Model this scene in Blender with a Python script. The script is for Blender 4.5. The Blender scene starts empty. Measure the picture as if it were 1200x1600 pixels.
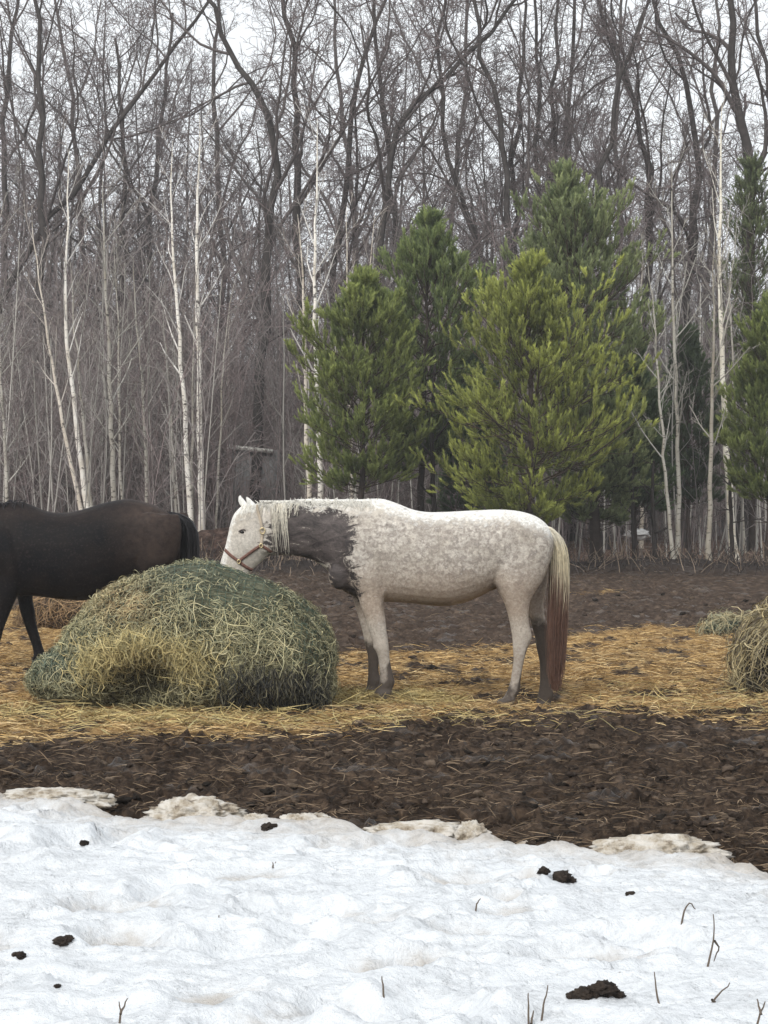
import bpy, bmesh, math
import numpy as np
from mathutils import Vector, Matrix
from mathutils.bvhtree import BVHTree

# ------------------------------------------------------------------ camera, sky, sun, exposure
SC = bpy.context.scene
COL = SC.collection
F = 3654.0            # focal length in pixels of the 1200 wide photograph
CAMH = 1.7            # eye height
HZ = 750.0            # horizon row
cam_d = bpy.data.cameras.new('camera'); cam = bpy.data.objects.new('camera', cam_d); COL.objects.link(cam)
cam.location = (0, 0, CAMH); cam.rotation_euler = (math.pi / 2, 0, 0)
cam_d.sensor_fit = 'HORIZONTAL'; cam_d.sensor_width = 36.0
cam_d.lens = F / 1200 * 36.0
cam_d.shift_y = -(800 - HZ) / 1200
cam_d.clip_start = 0.1; cam_d.clip_end = 2000
SC.camera = cam

SUN_EL, SUN_AZ = math.radians(38), math.radians(-28)     # high, behind the camera and a little left
wd = bpy.data.worlds.new('World'); SC.world = wd; wd.use_nodes = True
nt = wd.node_tree; nt.nodes.clear()
wo = nt.nodes.new('ShaderNodeOutputWorld'); bg = nt.nodes.new('ShaderNodeBackground')
sky = nt.nodes.new('ShaderNodeTexSky'); sky.sky_type = 'NISHITA'; sky.sun_disc = False
sky.sun_elevation = SUN_EL; sky.sun_rotation = math.pi + SUN_AZ * -1
sky.dust_density = 4.0; sky.air_density = 1.0
hs = nt.nodes.new('ShaderNodeHueSaturation'); hs.inputs['Saturation'].default_value = 0.15
mx = nt.nodes.new('ShaderNodeMixRGB'); mx.inputs['Fac'].default_value = 0.80
mx.inputs['Color2'].default_value = (8.75, 9.1, 9.45, 1)            # the even cloud deck over the blue sky
nt.links.new(sky.outputs[0], hs.inputs['Color']); nt.links.new(hs.outputs[0], mx.inputs['Color1'])
nt.links.new(mx.outputs[0], bg.inputs['Color']); bg.inputs['Strength'].default_value = 0.115
nt.links.new(bg.outputs[0], wo.inputs['Surface'])

sd = bpy.data.lights.new('sun', 'SUN'); sun = bpy.data.objects.new('sun', sd); COL.objects.link(sun)
sd.energy = 1.7; sd.angle = math.radians(28); sd.color = (1.0, 0.97, 0.92)
_d = Vector((math.sin(SUN_AZ) * math.cos(SUN_EL), -math.cos(SUN_AZ) * math.cos(SUN_EL), math.sin(SUN_EL)))
sun.rotation_euler = _d.to_track_quat('Z', 'Y').to_euler(); sun.location = _d * 60

SC.view_settings.view_transform = 'Standard'; SC.view_settings.look = 'None'
SC.view_settings.exposure = 0.22; SC.view_settings.gamma = 1.0
SC.render.engine = 'CYCLES'
cy = SC.cycles
cy.max_bounces = 5; cy.diffuse_bounces = 4; cy.glossy_bounces = 2; cy.transmission_bounces = 2; cy.volume_bounces = 0
cy.use_denoising = True

# ------------------------------------------------------------------ helpers
RNG = np.random.RandomState

def P(u, v, Y):
    """World point seen at photograph pixel (u, v) at distance Y."""
    return np.array([(u - 600.0) * Y / F, Y, CAMH - (v - HZ) * Y / F])

def nrm(a):
    return a / np.maximum(np.linalg.norm(a, axis=-1, keepdims=True), 1e-9)

def link(o, parent=None):
    COL.objects.link(o)
    if parent is not None: o.parent = parent
    return o

def tag(o, label=None, cat=None, group=None, kind=None):
    if label: o['label'] = label
    if cat: o['category'] = cat
    if group: o['group'] = group
    if kind: o['kind'] = kind
    return o

def empty(name, loc, label, cat, group=None):
    o = bpy.data.objects.new(name, None); o.location = loc; o.empty_display_size = 0.2
    COL.objects.link(o)
    return tag(o, label, cat, group)

def mesh_data(name, V, quads=None, tris=None, col=None, attrs=None, smooth=True):
    V = np.asarray(V, np.float32).reshape(-1, 3)
    me = bpy.data.meshes.new(name)
    q = np.zeros((0, 4), np.int32) if quads is None or len(quads) == 0 else np.asarray(quads, np.int32)
    t = np.zeros((0, 3), np.int32) if tris is None or len(tris) == 0 else np.asarray(tris, np.int32)
    me.vertices.add(len(V)); me.vertices.foreach_set('co', V.ravel())
    nl = q.size + t.size
    me.loops.add(nl); me.loops.foreach_set('vertex_index', np.concatenate([q.ravel(), t.ravel()]).astype(np.int32))
    me.polygons.add(len(q) + len(t))
    st = np.concatenate([np.arange(len(q)) * 4, q.size + np.arange(len(t)) * 3]).astype(np.int32)
    me.polygons.foreach_set('loop_start', st)
    me.update(calc_edges=True)
    if smooth: me.polygons.foreach_set('use_smooth', np.ones(len(me.polygons), bool))
    if col is not None:
        c = np.asarray(col, np.float32)
        if c.shape[1] == 3: c = np.hstack([c, np.ones((len(c), 1), np.float32)])
        a = me.attributes.new('Col', 'FLOAT_COLOR', 'POINT'); a.data.foreach_set('color', c.ravel().astype(np.float32))
    for k, w in (attrs or {}).items():
        a = me.attributes.new(k, 'FLOAT', 'POINT'); a.data.foreach_set('value', np.asarray(w, np.float32))
    me.validate(); me.update()
    return me

def obj(name, me, m, parent=None, loc=None):
    if loc is not None and not isinstance(me, bpy.types.Mesh): pass
    o = bpy.data.objects.new(name, me)
    if m is not None and len(me.materials) == 0: me.materials.append(m)
    return link(o, parent)

class MB:
    """Collects verts / quads / tris / colours into one mesh (world coordinates, moved to the parent's origin on build)."""
    def __init__(s): s.V = []; s.Q = []; s.T = []; s.C = []; s.n = 0
    def add(s, V, Q=None, T=None, C=None):
        V = np.asarray(V, float).reshape(-1, 3); s.V.append(V)
        if Q is not None and len(Q): s.Q.append(np.asarray(Q) + s.n)
        if T is not None and len(T): s.T.append(np.asarray(T) + s.n)
        if C is None: C = (1, 1, 1)
        C = np.asarray(C, float)
        s.C.append(np.tile(C, (len(V), 1)) if C.ndim == 1 else C)
        s.n += len(V)
    def arrays(s):
        return (np.vstack(s.V), np.vstack(s.Q) if s.Q else None, np.vstack(s.T) if s.T else None, np.vstack(s.C))
    def build(s, name, m, parent=None, smooth=True):
        V, Q, T, C = s.arrays()
        if parent is not None: V = V - np.array(parent.matrix_basis.translation if parent.parent is None else
                                                (parent.parent.matrix_basis.translation + parent.matrix_basis.translation))
        return obj(name, mesh_data(name, V, Q, T, C, smooth=smooth), m, parent)

def tubes(Pts, Rad, S, C=None, cap=False):
    """Pts (N,K,3), Rad (N,K) -> verts, quads of N tapered tubes with S sides."""
    Pts = np.asarray(Pts, float); N, K, _ = Pts.shape
    Rad = np.broadcast_to(np.asarray(Rad, float), (N, K))
    T = np.empty_like(Pts)
    T[:, 1:-1] = Pts[:, 2:] - Pts[:, :-2]; T[:, 0] = Pts[:, 1] - Pts[:, 0]; T[:, -1] = Pts[:, -1] - Pts[:, -2]
    T = nrm(T)
    mean = nrm(Pts[:, -1] - Pts[:, 0])
    ref = np.where(np.abs(mean[:, 2:3]) > 0.8, np.array([[1.0, 0.13, 0]]), np.array([[0, 0.11, 1.0]]))
    n1 = nrm(np.cross(T, ref[:, None, :])); n2 = np.cross(T, n1)
    a = np.arange(S) * 2 * math.pi / S
    V = Pts[:, :, None, :] + Rad[:, :, None, None] * (np.cos(a)[None, None, :, None] * n1[:, :, None, :] + np.sin(a)[None, None, :, None] * n2[:, :, None, :])
    V = V.reshape(-1, 3)
    i = (np.arange(N)[:, None, None] * K + np.arange(K - 1)[None, :, None]) * S
    s0 = np.arange(S)[None, None, :]; s1 = (s0 + 1) % S
    Q = np.stack(np.broadcast_arrays(i + s0, i + s1, i + S + s1, i + S + s0), -1).reshape(-1, 4)
    Cv = None
    if C is not None:
        C = np.asarray(C, float)
        if C.ndim == 2: C = np.broadcast_to(C[:, None, :], (N, K, 3))
        Cv = np.repeat(C.reshape(-1, 3), S, axis=0)
    return V, Q, Cv

def ribbons(Pts, W, side, C):
    """Flat blades: Pts (N,K,3), W (N,K) half widths, side (N,3)."""
    N, K, _ = Pts.shape
    L = Pts - W[:, :, None] * side[:, None, :]; R = Pts + W[:, :, None] * side[:, None, :]
    V = np.stack([L, R], 2).reshape(-1, 3)
    i = (np.arange(N)[:, None] * K + np.arange(K - 1)[None, :]) * 2
    Q = np.stack([i, i + 1, i + 3, i + 2], -1).reshape(-1, 4)
    if C.ndim == 2: C = np.broadcast_to(C[:, None, :], (N, K, 3))
    return V, Q, np.repeat(C.reshape(-1, 3), 2, axis=0)

# numpy gradient noise -------------------------------------------------
_pr = RNG(7).permutation(256); _perm = np.concatenate([_pr, _pr, _pr])
_g = nrm(RNG(8).normal(size=(256, 3)))
def noise(p):
    p = np.asarray(p, float); i = np.floor(p).astype(int); f = p - i; i &= 255
    w = f * f * f * (f * (f * 6 - 15) + 10)
    out = 0
    for dx in (0, 1):
        for dy in (0, 1):
            for dz in (0, 1):
                h = _perm[_perm[_perm[(i[:, 0] + dx) & 255] + ((i[:, 1] + dy) & 255)] + ((i[:, 2] + dz) & 255)]
                d = (_g[h] * (f - np.array([dx, dy, dz]))).sum(1)
                ww = (w[:, 0] if dx else 1 - w[:, 0]) * (w[:, 1] if dy else 1 - w[:, 1]) * (w[:, 2] if dz else 1 - w[:, 2])
                out = out + d * ww
    return out * 1.6
def fbm(p, octs=4, gain=0.5, ridged=False):
    p = np.asarray(p, float); a = 1.0; s = 0; t = 0
    for k in range(octs):
        n = noise(p + 17.3 * k)
        s = s + a * (1 - 2 * np.abs(n) if ridged else n); t += a; a *= gain; p = p * 2.03
    return s / t
def sstep(a, b, x):
    t = np.clip((x - a) / (b - a), 0, 1); return t * t * (3 - 2 * t)

# materials -----------------------------------------------------------
def new_mat(name, rough=0.85, spec=0.25):
    m = bpy.data.materials.new(name); m.use_nodes = True
    nt = m.node_tree; b = nt.nodes['Principled BSDF']
    b.inputs['Roughness'].default_value = rough; b.inputs['Specular IOR Level'].default_value = spec
    return m, nt, b
def nd(nt, typ, **kw):
    n = nt.nodes.new(typ)
    for k, v in kw.items():
        if k in n.inputs: n.inputs[k].default_value = v
        else: setattr(n, k, v)
    return n
def coords(nt, scale=(1, 1, 1), which='Object'):
    tc = nd(nt, 'ShaderNodeTexCoord'); mp = nd(nt, 'ShaderNodeMapping'); mp.inputs['Scale'].default_value = scale
    nt.links.new(tc.outputs[which], mp.inputs['Vector']); return mp.outputs[0]
def nnoise(nt, vec, scale, detail=4, rough=0.55, dist=0.0):
    n = nd(nt, 'ShaderNodeTexNoise'); n.inputs['Scale'].default_value = scale; n.inputs['Detail'].default_value = detail
    n.inputs['Roughness'].default_value = rough; n.inputs['Distortion'].default_value = dist
    nt.links.new(vec, n.inputs['Vector']); return n.outputs['Fac']
def math_n(nt, op, a, b=None, c=None, clamp=False):
    n = nd(nt, 'ShaderNodeMath'); n.operation = op; n.use_clamp = clamp
    for k, x in enumerate((a, b, c)):
        if x is None: continue
        if hasattr(x, 'is_output'): nt.links.new(x, n.inputs[k])
        else: n.inputs[k].default_value = x
    return n.outputs[0]
def ramp(nt, fac, stops):
    r = nd(nt, 'ShaderNodeValToRGB'); e = r.color_ramp.elements
    while len(e) < len(stops): e.new(0.5)
    for k, (p, c) in enumerate(stops):
        e[k].position = p; e[k].color = (c, c, c, 1) if np.isscalar(c) else tuple(c) + (1,)
    nt.links.new(fac, r.inputs[0]); return r.outputs[0]
def mixc(nt, fac, a, b, mode='MIX'):
    n = nd(nt, 'ShaderNodeMixRGB'); n.blend_type = mode
    for k, x in zip(('Fac', 'Color1', 'Color2'), (fac, a, b)):
        if hasattr(x, 'is_output'): nt.links.new(x, n.inputs[k])
        elif np.isscalar(x): n.inputs[k].default_value = x
        else: n.inputs[k].default_value = tuple(x) + (1,)
    return n.outputs[0]
def bump(nt, b, h, strength=0.5, dist=0.02):
    n = nd(nt, 'ShaderNodeBump'); n.inputs['Strength'].default_value = strength; n.inputs['Distance'].default_value = dist
    nt.links.new(h, n.inputs['Height']); nt.links.new(n.outputs[0], b.inputs['Normal'])
def attr(nt, name, out='Color'):
    a = nd(nt, 'ShaderNodeAttribute'); a.attribute_name = name; return a.outputs[out]

def col_mat(name, scale=8, amt=0.5, rough=0.85, spec=0.2, bstr=0.0):
    """Vertex-coloured natural material with a noise variation."""
    m, nt, b = new_mat(name, rough, spec)
    v = coords(nt); n = nnoise(nt, v, scale, 5)
    c = mixc(nt, 1.0, attr(nt, 'Col'), ramp(nt, n, [(0.25, 1 - amt), (0.75, 1 + amt)]), 'MULTIPLY')
    nt.links.new(c, b.inputs['Base Color'])
    if bstr: bump(nt, b, n, bstr)
    return m
# ------------------------------------------------------------------ the setting: ground, straw, snow
def uv_of(x, y, z=0.0):
    return 600 + x * F / y, HZ + (CAMH - z) * F / y
def straw_mask(x, y):
    u, v = uv_of(x, np.maximum(y, 3.0))
    n = fbm(np.stack([x * 0.9, y * 0.35, 0 * x], -1), 4)
    up = np.interp(u, [-600, 0, 150, 420, 520, 700, 850, 900, 1000, 1130, 1250, 1700], [955, 955, 958, 1010, 1022, 1024, 1010, 990, 984, 974, 970, 970])
    lo = np.interp(u, [-600, 0, 300, 560, 700, 900, 1200, 1700], [1150, 1147, 1150, 1142, 1126, 1108, 1122, 1130])
    n2 = fbm(np.stack([x * 3, y * 1.2, 0 * x + 5], -1), 3)
    m = sstep(up - 9, up + 9, v + 16 * n) * (1 - sstep(lo - 22, lo + 22, v + 34 * n + 10 * n2))
    patch = np.exp(-((u - 925) / 45) ** 2 - ((v - 925) / 6) ** 2) * 0.75 * np.clip(.6 + 1.2 * n2, 0, 1)
    m = m * np.clip(.72 + 1.5 * n2 + .5 * n, .12, 1)
    return np.clip(np.maximum(m, patch), 0, 1)
def ground_macro(x, y):
    z = -0.10 * np.exp(-(((x - 1.15) ** 2 + (y - 18.2) ** 2) / (2 * 0.35 ** 2)))
    z = z + 0.24 * np.exp(-((y - 43.6) / 0.9) ** 2) * (0.7 + 0.6 * noise(np.stack([x * 0.5, y * 0.5, 0 * x], -1)))
    z = z + 0.05 * noise(np.stack([x * 0.35, y * 0.35, 0 * x + 3], -1)) * sstep(24, 32, y)
    z = z + 0.35 * np.exp(-((x + 3.1) / 0.8) ** 2 - ((y - 47.5) / 1.2) ** 2)     # brown bank behind the grey horse's head
    return z
_hr = RNG(15); _hy = 1 / _hr.uniform(1 / 34., 1 / 10., 330)
HOOF = np.stack([_hr.uniform(-1, 1, 330) * _hy * .175, _hy, _hr.uniform(.06, .10, 330), _hr.uniform(.03, .07, 330)], -1)
def ground_z(x, y):
    x = np.atleast_1d(np.asarray(x, float)); y = np.atleast_1d(np.asarray(y, float))
    p = np.stack([x, y * 0.8, 0 * x], -1)
    near = np.exp(-np.maximum(y - 16, 0) / 14)
    s = straw_mask(x, y)
    a = fbm(p * 4.2, 3); b = fbm(p * 13.0, 3, 0.6); r = fbm(p * 7.5 + 40, 2, 0.5, True)
    mud = 0.035 * a + 0.050 * b * (0.4 + 0.6 * near) + 0.045 * (r - 0.3)
    far_ = sstep(18, 26, y) * (0.06 * fbm(p * np.array([2.2, 2.2, 1]) + 9, 4, .6) + .04 * (fbm(p * np.array([3.2, 3.0, 1]) + 3, 3, .6, True) - .3))
    stz = 0.004 + 0.030 * a + 0.018 * b
    micro = mud * (1 - s) + stz * s + far_
    hoof = np.zeros(len(x))
    for hx, hy, hr, hd in HOOF:
        k = (np.abs(x - hx) < hr * 2.5) & (np.abs(y - hy) < hr * 3)
        if k.any():
            q = np.sqrt(((x[k] - hx) / hr) ** 2 + ((y[k] - hy) / (hr * 1.15)) ** 2); hoof[k] += -hd * (1 - sstep(.6, 1.1, q)) + .5 * hd * np.exp(-((q - 1.35) / .3) ** 2)
    return ground_macro(x, y) + (micro + hoof * (1 - .6 * s)) * (1 - sstep(60, 75, y)) - 0.012

def spaced(*segs):
    out = []
    for a, b, st in segs: out.append(np.arange(a, b, st))
    return np.concatenate(out + [[segs[-1][1]]])
def build_ground():
    g1 = 5 + np.cumsum(0.06 * 1.19 ** np.arange(46)); g1 = g1[g1 < 400]
    xs = np.concatenate([-g1[::-1], np.arange(-5, 5.01, 0.022), g1])
    ys = spaced((-30, 6, 6), (6, 9.2, 0.4), (9.2, 17.5, 0.026), (17.5, 27, 0.04), (27, 36, 0.07), (36, 50, 0.13), (50, 80, 0.6), (80, 200, 6), (200, 400, 40))
    X, Y = np.meshgrid(xs, ys); x = X.ravel(); y = Y.ravel()
    z = ground_z(x, y); z = np.where(y < 9, -0.06, z)
    n, m = len(xs), len(ys)
    i = (np.arange(m - 1)[:, None] * n + np.arange(n - 1)[None, :])
    Q = np.stack([i, i + 1, i + n + 1, i + n], -1).reshape(-1, 4)
    s = straw_mask(x, y)
    leaf = sstep(42.5, 45.5, y + 1.0 * noise(np.stack([x, y, 0 * x], -1)))
    berm = np.exp(-((y - 43.6) / 1.3) ** 2)
    mt, nt, b = new_mat('wet_mud_and_straw', 0.9, 0.06)
    v = coords(nt, (1, 0.75, 1)); big = nnoise(nt, v, 1.1, 4); fine = nnoise(nt, v, 16, 6, 0.65, 0.6); mid = nnoise(nt, v, 5, 4)
    mud = ramp(nt, fine, [(0.30, (0.012, 0.009, 0.007)), (0.46, (0.038, 0.027, 0.020)), (0.60, (0.088, 0.062, 0.044)), (0.75, (0.19, 0.135, 0.09))])
    mud = mixc(nt, ramp(nt, big, [(0.38, 0.0), (0.58, 0.9)]), mud, mixc(nt, 1.0, mud, (0.62, 0.60, 0.58), 'MULTIPLY'))
    fmud = ramp(nt, nnoise(nt, v, 7, 6, .68, .5), [(0.3, (0.025, 0.018, 0.014)), (0.5, (.064, .045, .034)), (0.72, (0.165, 0.12, 0.09))])
    sp = nd(nt, 'ShaderNodeSeparateXYZ'); nt.links.new(coords(nt), sp.inputs[0])
    fy = nd(nt, 'ShaderNodeMapRange'); fy.inputs['From Min'].default_value = 19; fy.inputs['From Max'].default_value = 25
    nt.links.new(sp.outputs['Y'], fy.inputs['Value'])
    mud = mixc(nt, math_n(nt, 'MULTIPLY', fy.outputs[0], 0.85), mud, fmud)
    st = ramp(nt, fine, [(0.3, (0.085, 0.05, 0.024)), (0.5, (0.27, 0.17, 0.072)), (0.7, (0.48, 0.32, 0.15))])
    lf = ramp(nt, fine, [(0.3, (0.05, 0.034, 0.027)), (0.5, (0.14, 0.09, 0.068)), (0.7, (0.27, 0.19, 0.145))])
    sf = math_n(nt, 'ADD', attr(nt, 'straw', 'Fac'), math_n(nt, 'MULTIPLY', math_n(nt, 'SUBTRACT', mid, 0.5), 0.7))
    c = mixc(nt, ramp(nt, sf, [(0.35, 0.0), (0.65, 1.0)]), mud, st)
    c = mixc(nt, attr(nt, 'leaf', 'Fac'), c, lf)
    c = mixc(nt, math_n(nt, 'MULTIPLY', attr(nt, 'berm', 'Fac'), 0.92), c, (0.032, 0.027, 0.026))
    nt.links.new(c, b.inputs['Base Color']); bump(nt, b, fine, 0.9, 0.03)
    wet = math_n(nt, 'MULTIPLY', ramp(nt, nnoise(nt, v, 2.3, 3), [(.36, 1.0), (.44, 0.0)]), math_n(nt, 'SUBTRACT', 1.0, attr(nt, 'straw', 'Fac'), clamp=True))
    nt.links.new(math_n(nt, 'MULTIPLY_ADD', wet, -.6, .92), b.inputs['Roughness']); nt.links.new(math_n(nt, 'MULTIPLY_ADD', wet, .12, .04), b.inputs['Specular IOR Level'])
    me = mesh_data('ground', np.stack([x, y, z], -1), Q, attrs=dict(straw=s, leaf=leaf, berm=berm))
    tag(obj('ground', me, mt), kind='structure')
build_ground()

def strands(rng, x, y, zoff, lmin, lmax, w, cols, tilt=0.18, bend=0.25, K=4, zfun=ground_z, along_x=0.0):
    n = len(x)
    az = rng.uniform(0, 2 * math.pi, n)
    az = np.where(rng.rand(n) < along_x, rng.normal(0, 0.5, n), az)
    d = np.stack([np.cos(az), np.sin(az), rng.normal(0, tilt, n)], -1); d = nrm(d)
    L = rng.uniform(lmin, lmax, n)
    c0 = np.stack([x, y, zfun(x, y) + zoff], -1)
    t = np.linspace(-0.5, 0.5, K)
    side = nrm(np.cross(d, np.array([0, 0, 1.0])) + rng.normal(0, 0.25, (n, 3)))
    bn = rng.normal(0, bend, n); bz = rng.normal(0, bend * 0.5, n)
    Pt = c0[:, None] + d[:, None] * (L[:, None] * t)[..., None] + (side * (bn * L)[:, None])[:, None] * (t ** 2 * 2)[None, :, None]
    Pt[:, :, 2] -= (np.abs(bz) * L)[:, None] * (t ** 2 * 2)[None, :]
    wv = rng.uniform(0.6, 1.2, n)[:, None] * w * np.interp(t, [-0.5, -0.3, 0.3, 0.5], [0.5, 1, 1, 0.3])[None]
    bl = nrm(side * rng.normal(0, 1, (n, 1)) + np.array([0, 0, 1.0]) * rng.normal(0, 1, (n, 1)))
    k = rng.randint(0, len(cols), n)
    c = np.asarray(cols)[k] * rng.uniform(0.7, 1.25, (n, 1))
    return ribbons(Pt, wv, bl, c)

STRAW = [(0.56, 0.39, 0.18), (0.45, 0.295, 0.125), (0.66, 0.50, 0.27), (0.28, 0.17, 0.072), (0.12, 0.075, 0.038), (0.42, 0.295, 0.15)]
M_STRAW = col_mat('straw', 30, 0.2, 0.85, 0.08)
def build_straw():
    rng = RNG(21); mb = MB()
    y = 1.0 / rng.uniform(1 / 36.0, 1 / 14.5, 300000); x = rng.uniform(-1, 1, len(y)) * y * 0.185
    keep = rng.rand(len(y)) < straw_mask(x, y) * (0.50 + 1.1 * fbm(np.stack([x * 2.2, y * 1.3, 0 * x], -1), 3))
    x, y = x[keep][:125000], y[keep][:125000]
    V, Q, C = strands(rng, x, y, rng.uniform(-0.012, 0.02, len(x)) + .05 * np.maximum(fbm(np.stack([x * 3, y * 2, 0 * x + 9], -1), 3), 0), 0.05, 0.24, 0.0026, STRAW, along_x=0.45, bend=.35)
    mb.add(V, Q, None, C)
    # bright fresh hay dropped round the bale and under the grey horse
    for (u, v, Y, sx, sy, n) in ((540, 1078, 18.0, 0.14, 0.22, 1300), (655, 1082, 18.1, 0.18, 0.25, 800), (400, 1125, 16.45, 0.9, 0.32, 500), (150, 1110, 16.9, 0.6, 0.35, 600), (1150, 1095, 18.0, 0.7, 0.7, 500), (250, 1120, 16.6, 1.2, .5, 500)):
        p = P(u, v, Y); xx = p[0] + rng.normal(0, sx, n); yy = Y + rng.normal(0, sy, n)
        V, Q, C = strands(rng, xx, yy, rng.uniform(0.0, 0.06, n), 0.08, 0.32, 0.0034, [(0.50, 0.40, 0.18), (0.44, 0.34, 0.15), (0.36, 0.31, 0.16), (0.56, 0.44, 0.21), (.28, .21, .10)], tilt=0.35)
        mb.add(V, Q, None, C)
    o = mb.build('straw_litter', M_STRAW); tag(o, 'golden straw trodden over the mud round the hay bales', 'straw', kind='stuff')
    # dark trampled fibres lying in the mud
    mb = MB(); n = 15000
    y = 1.0 / rng.uniform(1 / 40.0, 1 / 9.8, n); x = rng.uniform(-1, 1, n) * y * 0.185
    DK = [(0.14, 0.10, 0.068), (0.08, 0.06, 0.045), (0.20, 0.145, 0.095), (0.05, 0.038, 0.03), (0.27, 0.20, 0.135)]
    V, Q, C = strands(rng, x, y, rng.uniform(0.0, 0.03, n), 0.04, 0.18, 0.0022, DK, tilt=0.25, along_x=0.3)
    mb.add(V, Q, None, C)
    o = mb.build('trampled_stalks', M_STRAW); tag(o, 'dark trampled stalks lying in the churned mud', 'stalks', kind='stuff')
build_straw()
def build_mud_lumps():
    rng = RNG(88); n = 1500
    y = 1.0 / rng.uniform(1 / 34.0, 1 / 9.9, n); x = rng.uniform(-1, 1, n) * y * 0.18
    k = rng.rand(n) > straw_mask(x, y) * 1.2; x, y = x[k], y[k]; n = len(x)
    bm = bmesh.new(); bmesh.ops.create_icosphere(bm, subdivisions=2, radius=1)
    B = np.array([v.co[:] for v in bm.verts]); T = np.array([[v.index for v in f.verts] for f in bm.faces]); bm.free()
    r = rng.uniform(.007, .026, n) * (1 + .02 * (y - 10)); c = np.stack([x, y, ground_z(x, y) + r * .1], -1)
    sc = np.stack([r * rng.uniform(.8, 2.0, n), r * rng.uniform(.8, 1.5, n), r * rng.uniform(.5, .95, n)], -1)
    dis = 1 + .9 * noise((B[None] * 2.1 + rng.uniform(0, 90, (n, 1, 3))).reshape(-1, 3)).reshape(n, -1, 1)
    V = B[None] * dis * sc[:, None] + c[:, None]
    F_ = (T[None] + (np.arange(n) * len(B))[:, None, None]).reshape(-1, 3)
    pal = np.array([(.05, .037, .029), (.034, .025, .02), (.08, .059, .044), (.02, .016, .013), (.11, .082, .06)])[rng.randint(0, 5, n)]
    m = col_mat('mud_lumps', 26, .6, .9, .06, .9)
    o = obj('mud_clods', mesh_data('mud_clods', V.reshape(-1, 3), None, F_, np.repeat(pal, len(B), 0)), m); tag(o, 'wet clods of churned mud', 'mud', kind='stuff')
build_mud_lumps()

# snow ---------------------------------------------------------------
def snow_edge(x):
    e = np.interp(x, [-30, -2.0, -1.55, -1.2, -0.6, 0, 0.4, 0.8, 1.2, 1.62, 30], [26, 12.1, 11.75, 11.4, 11.2, 10.95, 10.7, 10.45, 10.25, 9.85, -6])
    return e + 0.22 * fbm(np.stack([x * 2.3, 0 * x, 0 * x], -1), 5, 0.62)
_rs = RNG(5)
_dx = _rs.uniform(-3.2, 3.2, 190); _dy = 5.2 + 6.2 * _rs.rand(190) ** 0.8; _dr = _rs.uniform(0.06, 0.22, 190); _dd = _rs.uniform(0.02, 0.085, 190); _de = _rs.uniform(0.6, 1.2, 190)
def snow_z(x, y):
    x = np.atleast_1d(np.asarray(x, float)); y = np.atleast_1d(np.asarray(y, float))
    e = snow_edge(x); s = e - y
    p = np.stack([x, y, 0 * x], -1)
    th = 0.12 * sstep(-0.03, 0.38, s + 0.10 * noise(p * 5.0)) + 0.04 * sstep(0.3, 2, s)
    z = th + 0.035 * fbm(p * np.array([1.1, 2.4, 1]), 3) * sstep(0.1, 1, s) + 0.030 * fbm(p * np.array([4.5, 7.5, 1]) + 3, 4, .6) + 0.010 * fbm(p * 24, 3, .6)
    z = z + 0.06 * np.exp(-((s - 0.30) / 0.22) ** 2) * (0.3 + noise(p * 2.2 + 8) + .6 * noise(p * 7 + 2))         # raised icy rim
    z = z + 0.045 * (fbm(p * np.array([1.8, 4.4, 1]) + 31, 4, 0.55, True) - 0.3) * sstep(0.2, 0.8, s)
    z = z + np.exp(-np.maximum(s, 0) / .35) * (.030 * fbm(p * 11 + 5, 4, .65) + .035 * (fbm(p * np.array([5., 8, 1]) + 77, 3, .6, True) - .35)) * sstep(-.02, .1, s)
    for a, b, r, d, ee in zip(_dx, _dy, _dr, _dd, _de):
        q = ((x - a) / r) ** 2 + ((y - b) / (r * ee)) ** 2
        m = q < 6
        if m.any(): z[m] += -d * np.exp(-q[m] ** 1.4) + 0.35 * d * np.exp(-((np.sqrt(q[m]) - 1.35) / 0.3) ** 2)
    return z - 0.03
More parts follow.
